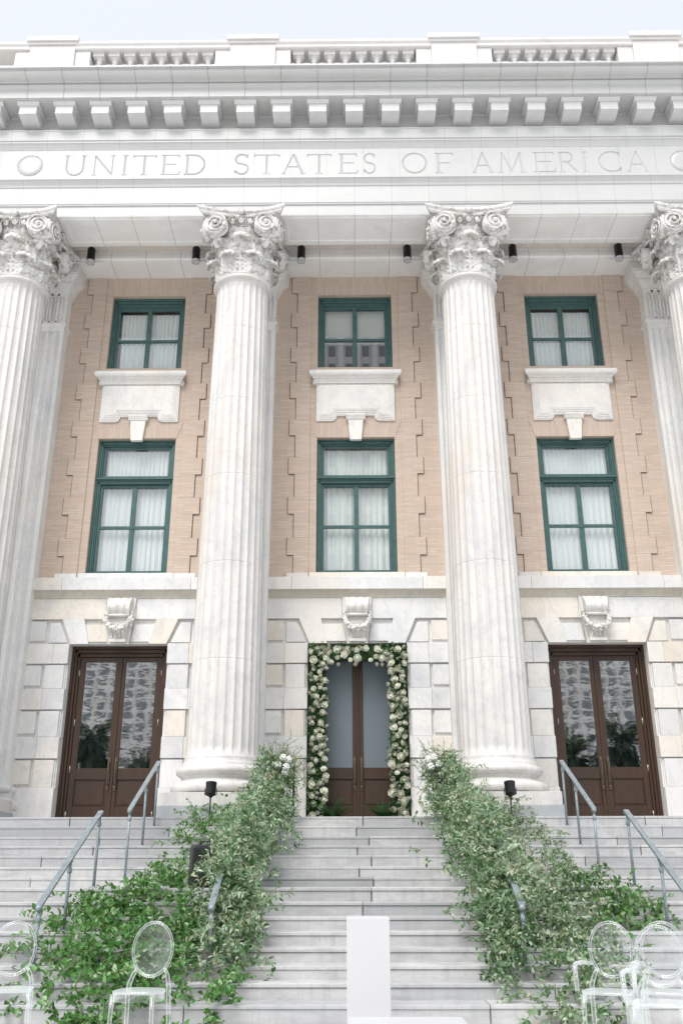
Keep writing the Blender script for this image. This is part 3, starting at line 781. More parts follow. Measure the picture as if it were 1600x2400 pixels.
    for q in range(4):
        a=q*pi/2; cx,cy=.86*cos(a),.86*sin(a); rm=Matrix.Rotation(a,3,'Z')
        c.sphere((cx,cy,13.66),.07,.085,.085,8,6,.5,rm)
        for k in range(6):
            t=2*pi*k/6; c.sphere((.9*cos(a)-sin(a)*.06*cos(t),.9*sin(a)+cos(a)*.06*cos(t),13.66+.065*sin(t)),.03,.035,.035,6,4,.5)
    c.build('capital',m_capital,o)
    return o
co=make_column(); co.location=(PX[0],COLY,0)
for i,x in enumerate(PX[1:]): 
    c=copy_tree(co,H); c.location=(x,COLY,0)

# --- entablature
mb=MB()
prof=[(-1.33,13.75),(Ya,13.75),(Ya,14.03),(Ya-.03,14.035),(Ya-.03,14.07),(Ya-.045,14.075),(Ya-.045,14.105),(Ya-.02,14.11),(Ya-.02,14.57),(Ya-.04,14.58),(Ya-.05,14.64),(Ya-.095,14.71),(Ya-.11,14.74),(Ya-.13,14.745),(Ya-.13,14.80),(Ya-.02,14.838),(-1.33,14.838)]
mb.extr_x(prof,-XE,XE); arch=mb.build('architrave',m_tc0,H,.004)
mb=MB(); mb.box(-XE,XE,Ya+.004,-1.332,13.738,13.7495,.5); mb.build('soffit',m_soffit,H)
# coffered soffit of the beam: thin raised borders, broken over the columns
for i in range(-2,3):
    bc=i*S
    if abs(bc)>XE: continue
    mb=MB(); a,b=bc-S/2+.95,bc+S/2-.95; a=max(a,-XE); b=min(b,XE)
    mb.box(a,b,-2.38,-2.28,13.714,13.737); mb.box(a,b,-1.52,-1.42,13.714,13.737); mb.box(a,a+.10,-2.28,-1.52,13.714,13.737); mb.box(b-.10,b,-2.28,-1.52,13.714,13.737)
    mb.build('soffit_moulding',m_soffit,H,.005)
# wall-side beam and ceiling
mb=MB(); mb.box(-XE,XE,-.71,.02,13.72,14.5,.5); mb.extr_x([(-.70,13.76),(-.755,13.80),(-.755,13.90),(-.70,13.93)],-XE,XE,.5); mb.build('wall_beam',m_soffit,H,.006)
mb=MB(); mb.box(-XE,XE,-1.34,-.70,14.06,14.45,.5); mb.build('ceiling',m_ceil,H)
# frieze with carved inscription
def V2(a): return np.array(a,float)
def sweep(pts, wdt, closed=False):
    P=[V2(p) for p in pts]; n=len(P); v=[];f=[]; dep=.024*min(1,wdt/.05); e=.012
    for i,p in enumerate(P):
        if closed: a=P[i-1]; b=P[(i+1)%n]
        else: a=P[max(i-1,0)]; b=P[min(i+1,n-1)]
        d=(b-a)/np.linalg.norm(b-a); nn=np.array([-d[1],d[0]])
        k=1
        ww=(wdt[i] if hasattr(wdt,'__len__') else wdt)/2*(1+e/dep)
        l=p+nn*ww; r=p-nn*ww
        v+=[(l[0],Ya-e,l[1]),(r[0],Ya-e,r[1]),(p[0],Ya+dep,p[1])]
    m=n if closed else n-1
    for i in range(m):
        a=i*3; b=((i+1)%n)*3
        for j in range(3): j2=(j+1)%3; f.append((a+j,a+j2,b+j2,b+j))
    if not closed: f.append((0,2,1)); f.append(((n-1)*3,(n-1)*3+1,(n-1)*3+2))
    return v,f
K_,TN=.066,.036
def arc(cx,cy,rx,ry,a0,a1,n=14): return [(cx+rx*cos(radians(a0+(a1-a0)*i/n)),cy+ry*sin(radians(a0+(a1-a0)*i/n))) for i in range(n+1)]
def serif(x,y,w_=.1): return ([(x-w_,y),(x+w_,y)],TN*.8)
GL={ # unit box strokes: (points, width)
'U':[([(.14,.98),(.14,.38)]+arc(.5,.38,.36,.36,180,360,10)+[(.86,.98)],K_*.85),serif(.14,.98,.14),serif(.86,.98,.12)],
'N':[([(.12,.02),(.12,.98)],TN),([(.10,.97),(.88,.03)],K_),([(.88,.02),(.88,.98)],TN),serif(.12,.02,.12),serif(.88,.98,.12)],
'I':[([(.5,.02),(.5,.98)],K_),serif(.5,.02,.45),serif(.5,.98,.45)],
'T':[([(.5,.02),(.5,.96)],K_),([(.02,.95),(.98,.95)],TN),([(.03,.97),(.03,.84)],TN),([(.97,.97),(.97,.84)],TN),serif(.5,.02,.14)],
'E':[([(.2,.02),(.2,.98)],K_),([(.06,.97),(.9,.97)],TN),([(.2,.53),(.78,.53)],TN),([(.06,.03),(.95,.03)],TN),([(.9,.98),(.9,.84)],TN),([(.95,.02),(.95,.17)],TN)],
'F':[([(.25,.02),(.25,.98)],K_),([(.08,.97),(.95,.97)],TN),([(.25,.5),(.8,.5)],TN),([(.95,.98),(.95,.83)],TN),serif(.25,.02,.16)],
'D':[([(.17,.02),(.17,.98)],K_),([(.04,.97),(.45,.97)]+arc(.45,.5,.5,.47,90,-90,14)+[(.04,.03)],K_*.8)],
'S':[(arc(.5,.74,.36,.24,25,235,12)+arc(.5,.27,.38,.25,75,-155,12)[1:],K_*.85),([(.82,.97),(.83,.78)],TN),([(.12,.22),(.12,.03)],TN)],
'A':[([(.08,.02),(.5,.98)],TN),([(.5,.99),(.92,.02)],K_),([(.24,.36),(.77,.36)],TN),serif(.08,.02,.1),serif(.92,.02,.11)],
'O':[(arc(.5,.5,.46,.48,0,360,32)[:-1],K_*.8,1)],
'M':[([(.10,.02),(.17,.98)],TN),([(.16,.98),(.5,.06)],K_),([(.5,.05),(.83,.98)],TN),([(.83,.98),(.91,.02)],K_),serif(.10,.02,.08),serif(.91,.02,.09)],
'R':[([(.17,.02),(.17,.98)],K_),([(.04,.97),(.45,.97)]+arc(.45,.74,.3,.23,90,-90,10)+[(.17,.51)],TN*1.3),([(.42,.51),(.95,.02)],K_),serif(.17,.02,.14)],
'C':[(arc(.55,.5,.5,.48,48,312,20),K_*.85),([(.88,.98),(.88,.76)],TN),([(.9,.05),(.9,.22)],TN)]}
xa=lambda p:-7.109+(p-300)*.005395; xb=lambda p:.197+(p-97)*.005277
INS=[('U',xa(300),xa(405)),('N',xa(430),xa(535)),('I',xa(564),xa(594)),('T',xa(612),xa(722)),('E',xa(738),xa(832)),('D',xa(845),xa(945)),
('S',xa(1070),xa(1147)),('T',xa(1163),xa(1280)),('A',xa(1290),xa(1393)),('T',xa(1403),xa(1515)),('E',xb(-18),xb(78)),('S',xb(97),xb(163)),
('O',xb(278),xb(396)),('F',xb(425),xb(518)),('A',xb(605),xb(697)),('M',xb(722),xb(845)),('E',xb(878),xb(990)),('R',xb(1000),xb(1088)),('I',xb(1112),xb(1138)),('C',xb(1183),xb(1298)),('A',xb(1312),xb(1410))]
Z0,Z1=14.965,15.590
cut=MB()
for ch,x0,x1 in INS:
    for stq in GL[ch]:
        pts,wd=stq[0],stq[1]; cl=len(stq)>2
        v,f=sweep([(x0+(x1-x0)*px,Z0+(Z1-Z0)*pz) for px,pz in pts],wd,cl); cut.add(v,f,.5)
for x0 in (-7.93,8.0):   # round sunk discs at the ends
    n=40; r=.335
    v=[(x0+r*cos(2*pi*i/n),Ya-.012,15.28+r*sin(2*pi*i/n)) for i in range(n)]+[(x0+r*.93*cos(2*pi*i/n),Ya+.012,15.28+r*.93*sin(2*pi*i/n)) for i in range(n)]
    cut.add(v,[tuple(range(n)),tuple(range(2*n-1,n-1,-1))]+[((i+1)%n,i,n+i,n+(i+1)%n) for i in range(n)],.5)
slab=MB(); slab.box(-XE,XE,Ya,-2.2,14.84,15.742,.5)
so_=slab.build('frieze',m_frieze,None); cu_=cut.build('cutter',m_frieze,None)
import bmesh
bm=bmesh.new(); bm.from_mesh(cu_.data); bmesh.ops.recalc_face_normals(bm,faces=bm.faces); bm.to_mesh(cu_.data); bm.free()
bo=so_.modifiers.new('b','BOOLEAN'); bo.operation='DIFFERENCE'; bo.object=cu_; bo.solver='EXACT'; bo.use_self=True
dg=bpy.context.evaluated_depsgraph_get(); me=bpy.data.meshes.new_from_object(so_.evaluated_get(dg))
print('frieze faces',len(me.polygons))
bpy.data.objects.remove(cu_); bpy.data.objects.remove(so_)
fr=link('frieze',me,m_frieze,H)
for x0 in (-7.93,8.0):    # low domed roundels inside the sunk discs
    mb=MB()
    n=40; rows=[(.30,.03),(.29,.012),(.2,.004),(.0005,.0)]; v=[];f=[]
    for rr,dd in rows:
        for i in range(n): v.append((x0+rr*cos(2*pi*i/n),Ya-.012+dd*.6,15.28+rr*sin(2*pi*i/n)))
    for k in range(3):
        for i in range(n): i2=(i+1)%n; f.append((k*n+i,k*n+i2,(k+1)*n+i2,(k+1)*n+i))
    mb.add(v,f,.5,True); mb.build('roundel',m_frieze,fr)
mb=MB(); mb.box(-XE,XE,-2.19,-1.2,14.84,17.6,.5)
prof=[(-2.19,15.744),(Ya-.005,15.744),(Ya-.02,15.79),(Ya-.05,15.86),(Ya-.07,15.90),(Ya-.085,15.905),(Ya-.085,15.96),(Ya-.11,15.965),(Ya-.11,16.24),(Ya-.125,16.25),(Ya-.125,16.285),(-2.38,16.30),(-2.19,16.30)]
mb.extr_x(prof,-XE,XE); mb.build('bed_moulding',m_tc1,H,.004)
# cornice
mb=MB()
prof=[(-2.19,16.31),(-2.40,16.31),(-2.40,16.80),(-2.42,16.83),(-3.065,16.83),(-3.065,17.095),(-3.075,17.10),(-3.09,17.13),(-3.115,17.155),(-3.13,17.16),(-3.13,17.195),(-3.09,17.20),(-3.09,17.217),(-3.165,17.218),(-3.17,17.232),(-3.17,17.245),(-3.20,17.246),(-3.27,17.250),(-3.335,17.270),(-3.375,17.305),(-3.392,17.345),(-3.385,17.378),(-3.375,17.39),(-3.39,17.399),(-3.455,17.40),(-3.455,17.44),(-2.6,17.60),(-1.4,17.64),(-1.4,16.31)]
xs=[-XE]+[(-12+k)*P-.0 for k in range(0,25) if -XE<(-12+k)*P<XE]+[XE]
for a,b in zip(xs[:-1],xs[1:]): 
    dy=random.uniform(-.002,.002); mb.extr_x([(y+dy,z) for y,z in prof],a+.002,b-.002)
mb.box(-XE+.1,XE-.1,-2.38,-1.5,16.4,17.5,.2); mb.box(-XE+.1,XE-.1,-3.05,-2.3,16.9,17.08,.2)
corn=mb.build('cornice',m_tc0,H,.004)
mo=MB(); 
v=[]; hw=.215
mo.box(-hw,hw,-2.92,-2.40,16.46,16.74,.5) if False else None
# block with a slightly tapering underside
pr=[(-2.40,16.43),(-2.60,16.435),(-2.90,16.47),(-2.925,16.47),(-2.925,16.50),(-2.912,16.505),(-2.912,16.73),(-2.40,16.73)]
mo.extr_x(pr,-hw,hw,.5)
mo.extr_x([(-2.40,16.73),(-2.925,16.73),(-2.945,16.76),(-2.975,16.79),(-2.98,16.795),(-2.98,16.829),(-2.40,16.829)],-hw-.055,hw+.055,.5)
mod0=mo.build('modillion',m_tcm,corn,.005); mod0.location.x=-12*P+.0
for k in range(-11,13):
    c=mod0.copy(); COL.objects.link(c); c.parent=corn; c.location.x=k*P
# --- balustrade
mb=MB(); YB=-2.0
for xc in [(-2.5+i)*S for i in range(6)]:
    if abs(xc)>XE+.5: continue
    xc+=(-.0)
    a,b=max(xc-.60,-XE),min(xc+.60,XE)
    mb.box(a,b,YB,-.9,17.6,19.74)
    mb.box(a-.05,b+.05,YB-.05,-.85,19.741,19.82,.6); mb.box(a-.09,b+.09,YB-.10,-.80,19.82,19.98,.6)
for i in range(-2,3):
    bc=i*S; 
    for s in (-1,1):
        a,b=sorted((bc+s*1.665,bc+s*(S/2-.60))); a=max(a,-XE); b=min(b,XE)
        if b>a: mb.box(a,b,YB+.06,-.95,17.6,19.60)
    a,b=bc-S/2+.60,bc+S/2-.60
    a=max(a,-XE); b=min(b,XE)
    if b>a:
        mb.extr_x([(-1.48,19.601),(YB+.02,19.601),(YB+.0,19.63),(YB-.0,19.70),(YB-.04,19.76),(YB-.05,19.845),(-1.48,19.86)],a,b,.6)
        mb.box(a,b,YB+.03,-1.48,17.6,18.35,.5)
bal=mb.build('balustrade',m_balus,H,.008)
bb=MB(); pr=[(.11,18.35),(.11,18.45),(.06,18.5),(.09,18.56),(.145,18.72),(.13,18.9),(.075,19.15),(.058,19.28),(.075,19.30),(.075,19.34),(.06,19.36),(.10,19.44),(.12,19.47)]
bb.lathe(pr,0,0,20); bb.box(-.15,.15,-.15,.15,19.47,19.60,.5)
b0=None
for i in (-1,0,1):
    for k in range(8):
        x=i*S+(k-3.5)*.4175; loc=(x,YB+.26,0)
        if b0 is None: b0=bb.build('baluster',m_balus,bal,.004,loc)
        else:
            c=b0.copy(); COL.objects.link(c); c.parent=bal; c.location=loc

# ------------------------------------------------------------------ ceiling spotlights
def downlight(x,lab):
    t=empty('ceiling_spotlight',(x,-1.0,14.06)); tag(t,lab,'spotlight','black cylinder spotlights under the portico ceiling')
    b=MB(); b.lathe([(.10,-.55),(.10,-.16),(.09,-.145),(.001,-.145)],0,0,28); b.lathe([(.02,-.15),(.02,0)],0,0,10); b.lathe([(.06,-.02),(.06,0)],0,0,16); b.build('lamp_body',m_black,t)
    l=MB(); l.lathe([(.001,-.55),(.07,-.555),(.105,-.575),(.105,-.52),(.099,-.51)],0,0,28); l.build('lens_ring',m_lens,t)
    return t
for x,lab in ((-6.66,'black cylinder spotlight under ceiling between the far left column and the left bay window'),
    (-4.0,'black cylinder spotlight just left of the second column capital'),
    (-1.345,'black cylinder spotlight just right of the second column capital'),
    (1.325,'black cylinder spotlight just left of the third column capital'),
    (3.98,'black cylinder spotlight just right of the third column capital'),
    (6.64,'black cylinder spotlight under ceiling beside the rightmost column')):
    downlight(x,lab)

# ------------------------------------------------------------------ handrails
def handrail(label, pts, posts, grp):
    """pts: rail line in world; posts: (index position y, base z)"""
    x0=pts[0][0]; t=empty('handrail',(x0,pts[0][1],pts[0][2]-1)); tag(t,label,'handrail',grp)
    o=t.location
    r=MB(); P_=[Vector(p)-o for p in pts]
    # moulded rail: flat bar over a round pipe, with a turned-down lower end
    r.tube([tuple(p) for p in P_],.027,10,.5)
    for a,b in zip(P_[:-1],P_[1:]):
        d=(b-a).normalized(); up=Vector((1,0,0)).cross(d).normalized()
        if up.z<0: up=-up
        for q in (0,):
            vs=[]
            for p in (a,b):
                for sx,su in ((-.036,.012),(.036,.012),(.036,.034),(-.036,.034)): vs.append(tuple(p+Vector((sx,0,0))+up*su))
            r.add(vs,[(0,1,2,3),(7,6,5,4),(0,4,5,1),(1,5,6,2),(2,6,7,3),(3,7,4,0)],.5)
    r.sphere(tuple(P_[0]),.036,None,None,10,6); r.sphere(tuple(P_[-1]),.04,None,None,10,6)
    r.build('rail',m_rail,t)
    for (y,zb) in posts:
        # height on rail
        zr=None
        for a,b in zip(pts[:-1],pts[1:]):
            lo,hi=sorted((a[1],b[1]))
            if lo-1e-3<=y<=hi+1e-3: f=(y-a[1])/(b[1]-a[1]); zr=a[2]+f*(b[2]-a[2])
        p=MB(); X=0; Y=y-o.y; z0=zb-o.z; z1=zr-o.z
        p.tube([(X,Y,z0),(X,Y,z1)],.021,10,.5); p.lathe([(.021,z1-.16),(.031,z1-.15),(.031,z1-.10),(.021,z1-.09)],X,Y,12); p.lathe([(.001,z1-.03),(.034,z1-.03),(.034,z1+.0),(.02,z1+.02)],X,Y,12)
        p.lathe([(.05,z0),(.05,z0+.012),(.024,z0+.02)],X,Y,14); p.build('post',m_rail,t)
def up_rail(x,lab): handrail(lab,[(x,-3.12,.99),(x,-5.16,.02)],[(-3.17,nz[1]),(-4.05,nz[3]),(-5.14,nz[6]-.0)],'grey pipe handrails on the steps')
def lo_rail(x,lab): handrail(lab,[(x,-6.92,-.12),(x,-9.27,-1.28)],[(-6.97,nz[7]),(-8.2,nz[10]-.0),(-9.25,nz[12])],'grey pipe handrails on the steps')
up_rail(-3.64,'grey handrail on the upper steps beside the left door'); up_rail(3.64,'grey handrail on the upper steps beside the right door')
lo_rail(-3.64,'grey handrail on the lower steps at far left, rising to the landing'); lo_rail(3.64,'grey handrail on the lower steps at far right')
up_rail(-1.72,'grey handrail on upper steps buried in the left garland'); up_rail(1.72,'grey handrail on upper steps buried in the right garland')
lo_rail(-1.72,'grey handrail on lower steps wrapped by the left garland'); lo_rail(1.72,'grey handrail on lower steps wrapped by the right garland')

# ------------------------------------------------------------------ foliage
def leaves_mesh(name, P, D, Nn, Ls, Ws, tint):
    """P base points, D directions, Nn normals (all Nx3), folded pointed leaves of two quads"""
    n=len(P); D=D/np.linalg.norm(D,axis=1,keepdims=True); Sd=np.cross(D,Nn); Sd/=np.linalg.norm(Sd,axis=1,keepdims=True)+1e-9
    U=np.cross(Sd,D); L_=Ls[:,None]; W_=Ws[:,None]; fold=.18*W_
    drp=-.12*L_*U
    b=P; t=P+D*L_+drp*1.2
    l1=P+D*L_*.30-Sd*W_*.42+U*fold; l2=P+D*L_*.68-Sd*W_*.34+U*fold+drp*.5
    r1=P+D*L_*.30+Sd*W_*.42+U*fold; r2=P+D*L_*.68+Sd*W_*.34+U*fold+drp*.5
    V=np.stack([b,l1,l2,t,r2,r1],1).reshape(-1,3)
    idx=(np.arange(n)*6)[:,None]; F=np.concatenate([idx+np.array([[0,3,2,1]]),idx+np.array([[0,5,4,3]])],1).reshape(-1,4)
    me=bpy.data.meshes.new(name); me.vertices.add(len(V)); me.vertices.foreach_set('co',V.astype(np.float32).ravel())
    me.loops.add(F.size); me.loops.foreach_set('vertex_index',F.astype(np.int32).ravel())
    me.polygons.add(len(F)); me.polygons.foreach_set('loop_start',(np.arange(len(F))*4).astype(np.int32)); me.polygons.foreach_set('loop_total',np.full(len(F),4,np.int32))
    me.update(calc_edges=True); me.validate()
    a=me.attributes.new('tint','FLOAT','FACE'); a.data.foreach_set('value',np.repeat(tint,2).astype(np.float32)); return me
def sprigs(starts, dirs, lens, nleaf, Lr, Wr, droop=.35, dark=0., leafspread=1.0, tb=None):
    """grow leafy sprigs; returns arrays for leaves and a list of stem polylines"""
    P=[];D=[];Nm=[];Ls=[];Ws=[];Tt=[];stems=[]
    for i,(s,d,l) in enumerate(zip(starts,dirs,lens)):
        k=max(3,int(nleaf*l/np.mean(lens))); p=np.array(s,float); d=np.array(d,float); d/=np.linalg.norm(d)+1e-9
        tb0=rng.normal(0,.13)+(tb[i] if tb is not None else 0); st=[tuple(p)]
        for j in range(k):
            d=d+np.array([rng.normal(0,.16),rng.normal(0,.16),-droop/k*1.6+rng.normal(0,.10)]); d/=np.linalg.norm(d)
            p=p+d*(l/k); st.append(tuple(p))
            rv=rng.normal(0,1,3); side=np.cross(d,rv); side/=np.linalg.norm(side)+1e-9
            ld=d*.55+side*leafspread; P.append(p.copy()); D.append(ld)
            nn=np.array([0,-.55,.8])+rng.normal(0,.55,3); Nm.append(nn)
            sz=rng.uniform(.7,1.25)*(1.0-.35*j/k); Ls.append(Lr*sz); Ws.append(Wr*sz*rng.uniform(.8,1.2)); Tt.append(np.clip(.47+tb0+rng.normal(0,.25)+.15*j/k,0,1))
        stems.append(st)
    return np.array(P),np.array(D),np.array(Nm),np.array(Ls),np.array(Ws),np.array(Tt),stems
def stem_obj(stems,parent,name='stem',r=.004,every=2,mat=None):
    m_=MB()
    for st in stems[::every]:
        if len(st)>2: m_.tube(st[::2],r,3,.5,False)
    return tag(m_.build(name,mat or m_stem,parent),kind='stuff')
def stair_z(y):
    if y>=ny[0]: return nz[0]
    for k in range(14):
        if y>ny[k+1]: 
            return nz[k+1] if y<ny[k] else nz[k]
    return nz[14] if y>ny[14] else GZ
def stair_z2(y):
    z=nz[0]
    for k in range(15):
        if y<ny[k]: z=nz[k+1] if k<14 else GZ
    return z
def rail_pt(t):  # along the inner rail, y,z ; t 0..1 from the top of the landing down to the lower end and the ground
    K=[(-3.0,1.02),(-5.16,.02),(-6.95,-.16),(-9.27,-1.28),(-9.75,-1.62)]
    d=[0]
    for a,b in zip(K[:-1],K[1:]): d.append(d[-1]+math_h(a,b))
    s=t*d[-1]
    for i in range(len(K)-1):
        if s<=d[i+1]+1e-9:
            f=(s-d[i])/(d[i+1]-d[i]); return K[i][0]+f*(K[i+1][0]-K[i][0]),K[i][1]+f*(K[i+1][1]-K[i][1])
    return K[-1]
def math_h(a,b): return sqrt((a[0]-b[0])**2+(a[1]-b[1])**2)
def garland(s,label):
    t=empty('garland',(s*1.72,-6.2,-1.08)); tag(t,label,'garland','leafy garlands on the inner handrails')
    S_,D_,Ln,TB=[],[],[],[]
    NS=1180
    for i in range(NS):
        u=rng.uniform(0,1); y,z=rail_pt(u)
        lump=max(.25,.74+.42*sin(u*17+s)+.28*sin(u*43+2*s))
        drop=rng.uniform(0,1)**.8
        zs=stair_z2(y)
        hang=(z-zs)
        # points spread from the rail line down the hanging curtain
        zz=z+.20-drop*(hang+.05)*rng.uniform(.6,1.0)
        wid=(.16+.26*drop)*lump
        inw=-s*(.28*drop if -6.2<y<-3.4 else .12*drop)       # spills toward the middle of the stairs
        x=s*1.72+inw+rng.normal(0,wid*.58)
        yy=y+rng.normal(0,.12)-.25*drop
        if y<-8.6: yy+=.5; x-=s*.10
        if s<0 and x<-1.93 and -7.7<yy<-6.3: continue
        zz=max(zz,stair_z2(yy)+.03)
        S_.append((x,yy,zz)); ang=rng.uniform(-pi,pi)
        D_.append((cos(ang)*.7,-.55+sin(ang)*.55,rng.uniform(-.5,.55) if drop>.12 else rng.uniform(.1,.9))); Ln.append(rng.uniform(.14,.34))
        TB.append(.12*sin(u*23+x*5)+.05*(1-drop)*2-.05)
    P_,Dd,Nn,Ls,Ws,Tt,st=sprigs(S_,D_,Ln,13,.084,.036,.45,tb=TB)
    o=t.location; P_=P_-np.array(o); st=[[tuple(np.array(q)-np.array(o)) for q in a] for a in st]
    link('foliage',leaves_mesh('foliage',P_,Dd,Nn,Ls,Ws,Tt),m_leafg,t)
    stem_obj(st,t,'stem',.003,3)
    return t
garland(-1,'thick grey-green leafy garland draped down the handrail left of the central steps')
garland(1,'thick grey-green leafy garland draped down the handrail right of the central steps')
def inpoly(x,y,poly):
    c=False; n=len(poly)
    for i in range(n):
        x1,y1=poly[i]; x2,y2=poly[(i+1)%n]
        if (y1>y)!=(y2>y) and x<(x2-x1)*(y-y1)/(y2-y1)+x1: c=not c
    return c
def patch(name,label,poly,NS,h,mat,LW,center,group,nl=11,sl=(.12,.34)):
    t=empty(name,center); tag(t,label,'greenery',group)
    xs=[p[0] for p in poly]; ys=[p[1] for p in poly]; S_,D_,Ln,TB=[],[],[],[]
    cl=[(rng.uniform(min(xs),max(xs)),rng.uniform(min(ys),max(ys)),rng.uniform(.25,.6)) for _ in range(14)]
    while len(S_)<NS:
        x=rng.uniform(min(xs),max(xs)); y=rng.uniform(min(ys),max(ys))
        if not inpoly(x+rng.normal(0,.10),y+rng.normal(0,.12),poly): continue
        if abs(abs(x)-1.72)<.16 and y<-8.9: continue
        if abs(x+2.17)<.24 and -7.8<y<-6.2: continue
        dens=.55+.45*sin(x*4.3+y*1.7)*sin(y*3.1-x*1.3)
        if rng.uniform()>.18+.82*dens**1.3: continue
        bump_=sum(max(0,1-((x-a)**2+(y-b)**2)/r**2) for a,b,r in cl)
        z=stair_z2(y)+.02+rng.uniform(0,1)**1.5*h*(.35+.65*min(1,bump_))
        S_.append((x,y,z)); a=rng.uniform(-pi,pi); D_.append((cos(a),-.35+.8*sin(a),rng.uniform(-.1,.75))); Ln.append(rng.uniform(*sl)); TB.append(.15*sin(x*6)*sin(y*5))
    P_,Dd,Nn,Ls,Ws,Tt,st=sprigs(S_,D_,Ln,nl,LW[0],LW[1],.5,tb=TB)
    o=np.array(center); P_=P_-o; st=[[tuple(np.array(q)-o) for q in a] for a in st]
    P_[:,2]=np.maximum(P_[:,2],-3)
    link('foliage',leaves_mesh('foliage',P_,Dd,Nn,Ls,Ws,Tt),mat,t); stem_obj(st,t,'stem',.0035,1)
    return t
G2='leafy cuttings laid over the stone steps'
patch('ivy_bed','bright green ivy heaped on the upper steps below the second column',[(-3.05,-3.0),(-1.9,-2.8),(-1.75,-6.0),(-3.15,-6.4),(-3.15,-5.2),(-3.1,-4.0)],420,.46,m_leafi,(.062,.040),(-2.5,-4.6,-.7),G2)
patch('ivy_bed','large bright green ivy bed sprawling over the lower left steps',[(-3.15,-7.2),(-2.5,-6.9),(-1.7,-6.6),(-1.35,-8.2),(-1.3,-10.3),(-2.9,-10.55),(-3.2,-9.9),(-3.15,-9.2),(-3.45,-8.2)],720,.52,m_leafi,(.078,.052),(-2.5,-8.6,-1.7),G2)
patch('ivy_bed','dull green leafy spread on the upper steps below the third column',[(1.75,-3.0),(2.9,-2.8),(3.3,-3.6),(3.3,-5.0),(2.9,-6.0),(1.8,-6.2)],430,.44,m_leafg,(.062,.034),(2.5,-4.6,-.7),G2)
patch('ivy_bed','green leafy spread over the lower right steps behind the clear chairs',[(1.7,-6.4),(3.1,-6.9),(3.4,-7.7),(3.0,-8.4),(2.75,-9.9),(2.2,-10.45),(1.35,-10.45),(1.3,-9.0),(1.5,-7.6)],640,.42,m_leafg,(.074,.044),(2.2,-8.6,-1.7),G2)
patch('ivy_strands','thin loose green ivy strands trailing right across the lower right steps',[(3.0,-7.0),(3.6,-7.3),(3.75,-8.1),(3.3,-8.6),(2.9,-8.2)],75,.12,m_leafi,(.085,.062),(3.3,-7.8,-1.3),G2,8,(.2,.45))
patch('ivy_strands','thin loose green ivy strands trailing under the far left handrail',[(-3.2,-7.0),(-3.95,-7.8),(-4.0,-8.6),(-3.6,-9.9),(-3.1,-9.6),(-3.2,-8.3)],100,.16,m_leafi,(.085,.062),(-3.6,-8.2,-1.5),G2,8,(.2,.45))

# ------------------------------------------------------------------ flowers
def rose_mesh(name, R=.075, seed=0):
    m_=MB(); rs=random.Random(seed)
    m_.sphere((0,0,R*.30),R*.62,R*.62,R*.60,12,8,.55)
    for k,(n,r0,zb,zt,wd) in enumerate(((3,.34,.55,1.02,1.15),(4,.55,.30,.90,1.15),(5,.78,.05,.70,1.2),(6,1.0,-.15,.38,1.15))):
        for i in range(n):
            a0=2*pi*(i+.37*k+rs.uniform(-.12,.12))/n; W=2*pi/n*wd; vs=[];fs=[]; tl=rs.uniform(-.06,.06)
            for j in range(6):
                v=j/5; r=R*(r0*(.55+.5*sin(v*pi*.5))+(.10*max(0,v-.7)/.3 if k>1 else 0)); z=R*(zb+(zt-zb)*(v if v<.85 else .85+.3*(v-.85)))
                for q in range(7):
                    u=-1+2*q/6; a=a0+u*W/2*(1-.25*v*v*abs(u)); rr=r*(1-.05*u*u+.04*u*(1 if i%2 else -1))
                    vs.append((rr*cos(a),rr*sin(a),z-abs(u)**2.5*R*.22*v+tl*R))
            for j in range(5):
                for q in range(6): a=j*7+q; fs.append((a,a+1,a+8,a+7))
            m_.add(vs,fs,min(1,.35+.17*k+rs.uniform(0,.2)),True)
    return m_.mesh(name)
def aim(o,nv,spin):
    q=Vector(nv).normalized().to_track_quat('Z','Y'); o.rotation_euler=(q.to_matrix()@Matrix.Rotation(spin,3,'Z')).to_euler()
fa=empty('floral_door_frame',(0,-.05,LZ)); tag(fa,'frame of white roses and dark leaves lining the central doorway','flower arch')
roses=[rose_mesh('rose',.066,seed=i) for i in range(3)]
for me in roses: me.materials.append(m_rose)
spots=[]
tries=0
def ok(x,z,d): return all((x-a)**2+(z-b)**2>d*d for a,b,_ in spots)
while len(spots)<100 and tries<60000:
    tries+=1; c_=rng.uniform(); dd=.135 if tries<20000 else .115
    if c_<.42: x=-rng.uniform(.69,1.02); z=rng.uniform(.06,3.78)
    elif c_<.84: x=rng.uniform(.69,1.02); z=rng.uniform(.06,3.78)
    else: x=rng.uniform(-.7,.7); z=rng.uniform(3.47,3.80)
    if ok(x,z,dd): spots.append((x,z,rng.uniform(.70,1.25)))
for i,(x,z,sc_) in enumerate(spots):
    o=bpy.data.objects.new('rose',roses[i%3]); COL.objects.link(o); o.parent=fa
    dep=-.10-.06*rng.uniform(); o.location=(x,dep,z-LZ); o.scale=(sc_,)*3
    aim(o,(rng.normal(0,.35)+(.25 if x<-.8 else 0)-(.25 if x>.8 else 0)*0,-1,rng.normal(-.15,.35)),rng.uniform(0,6))
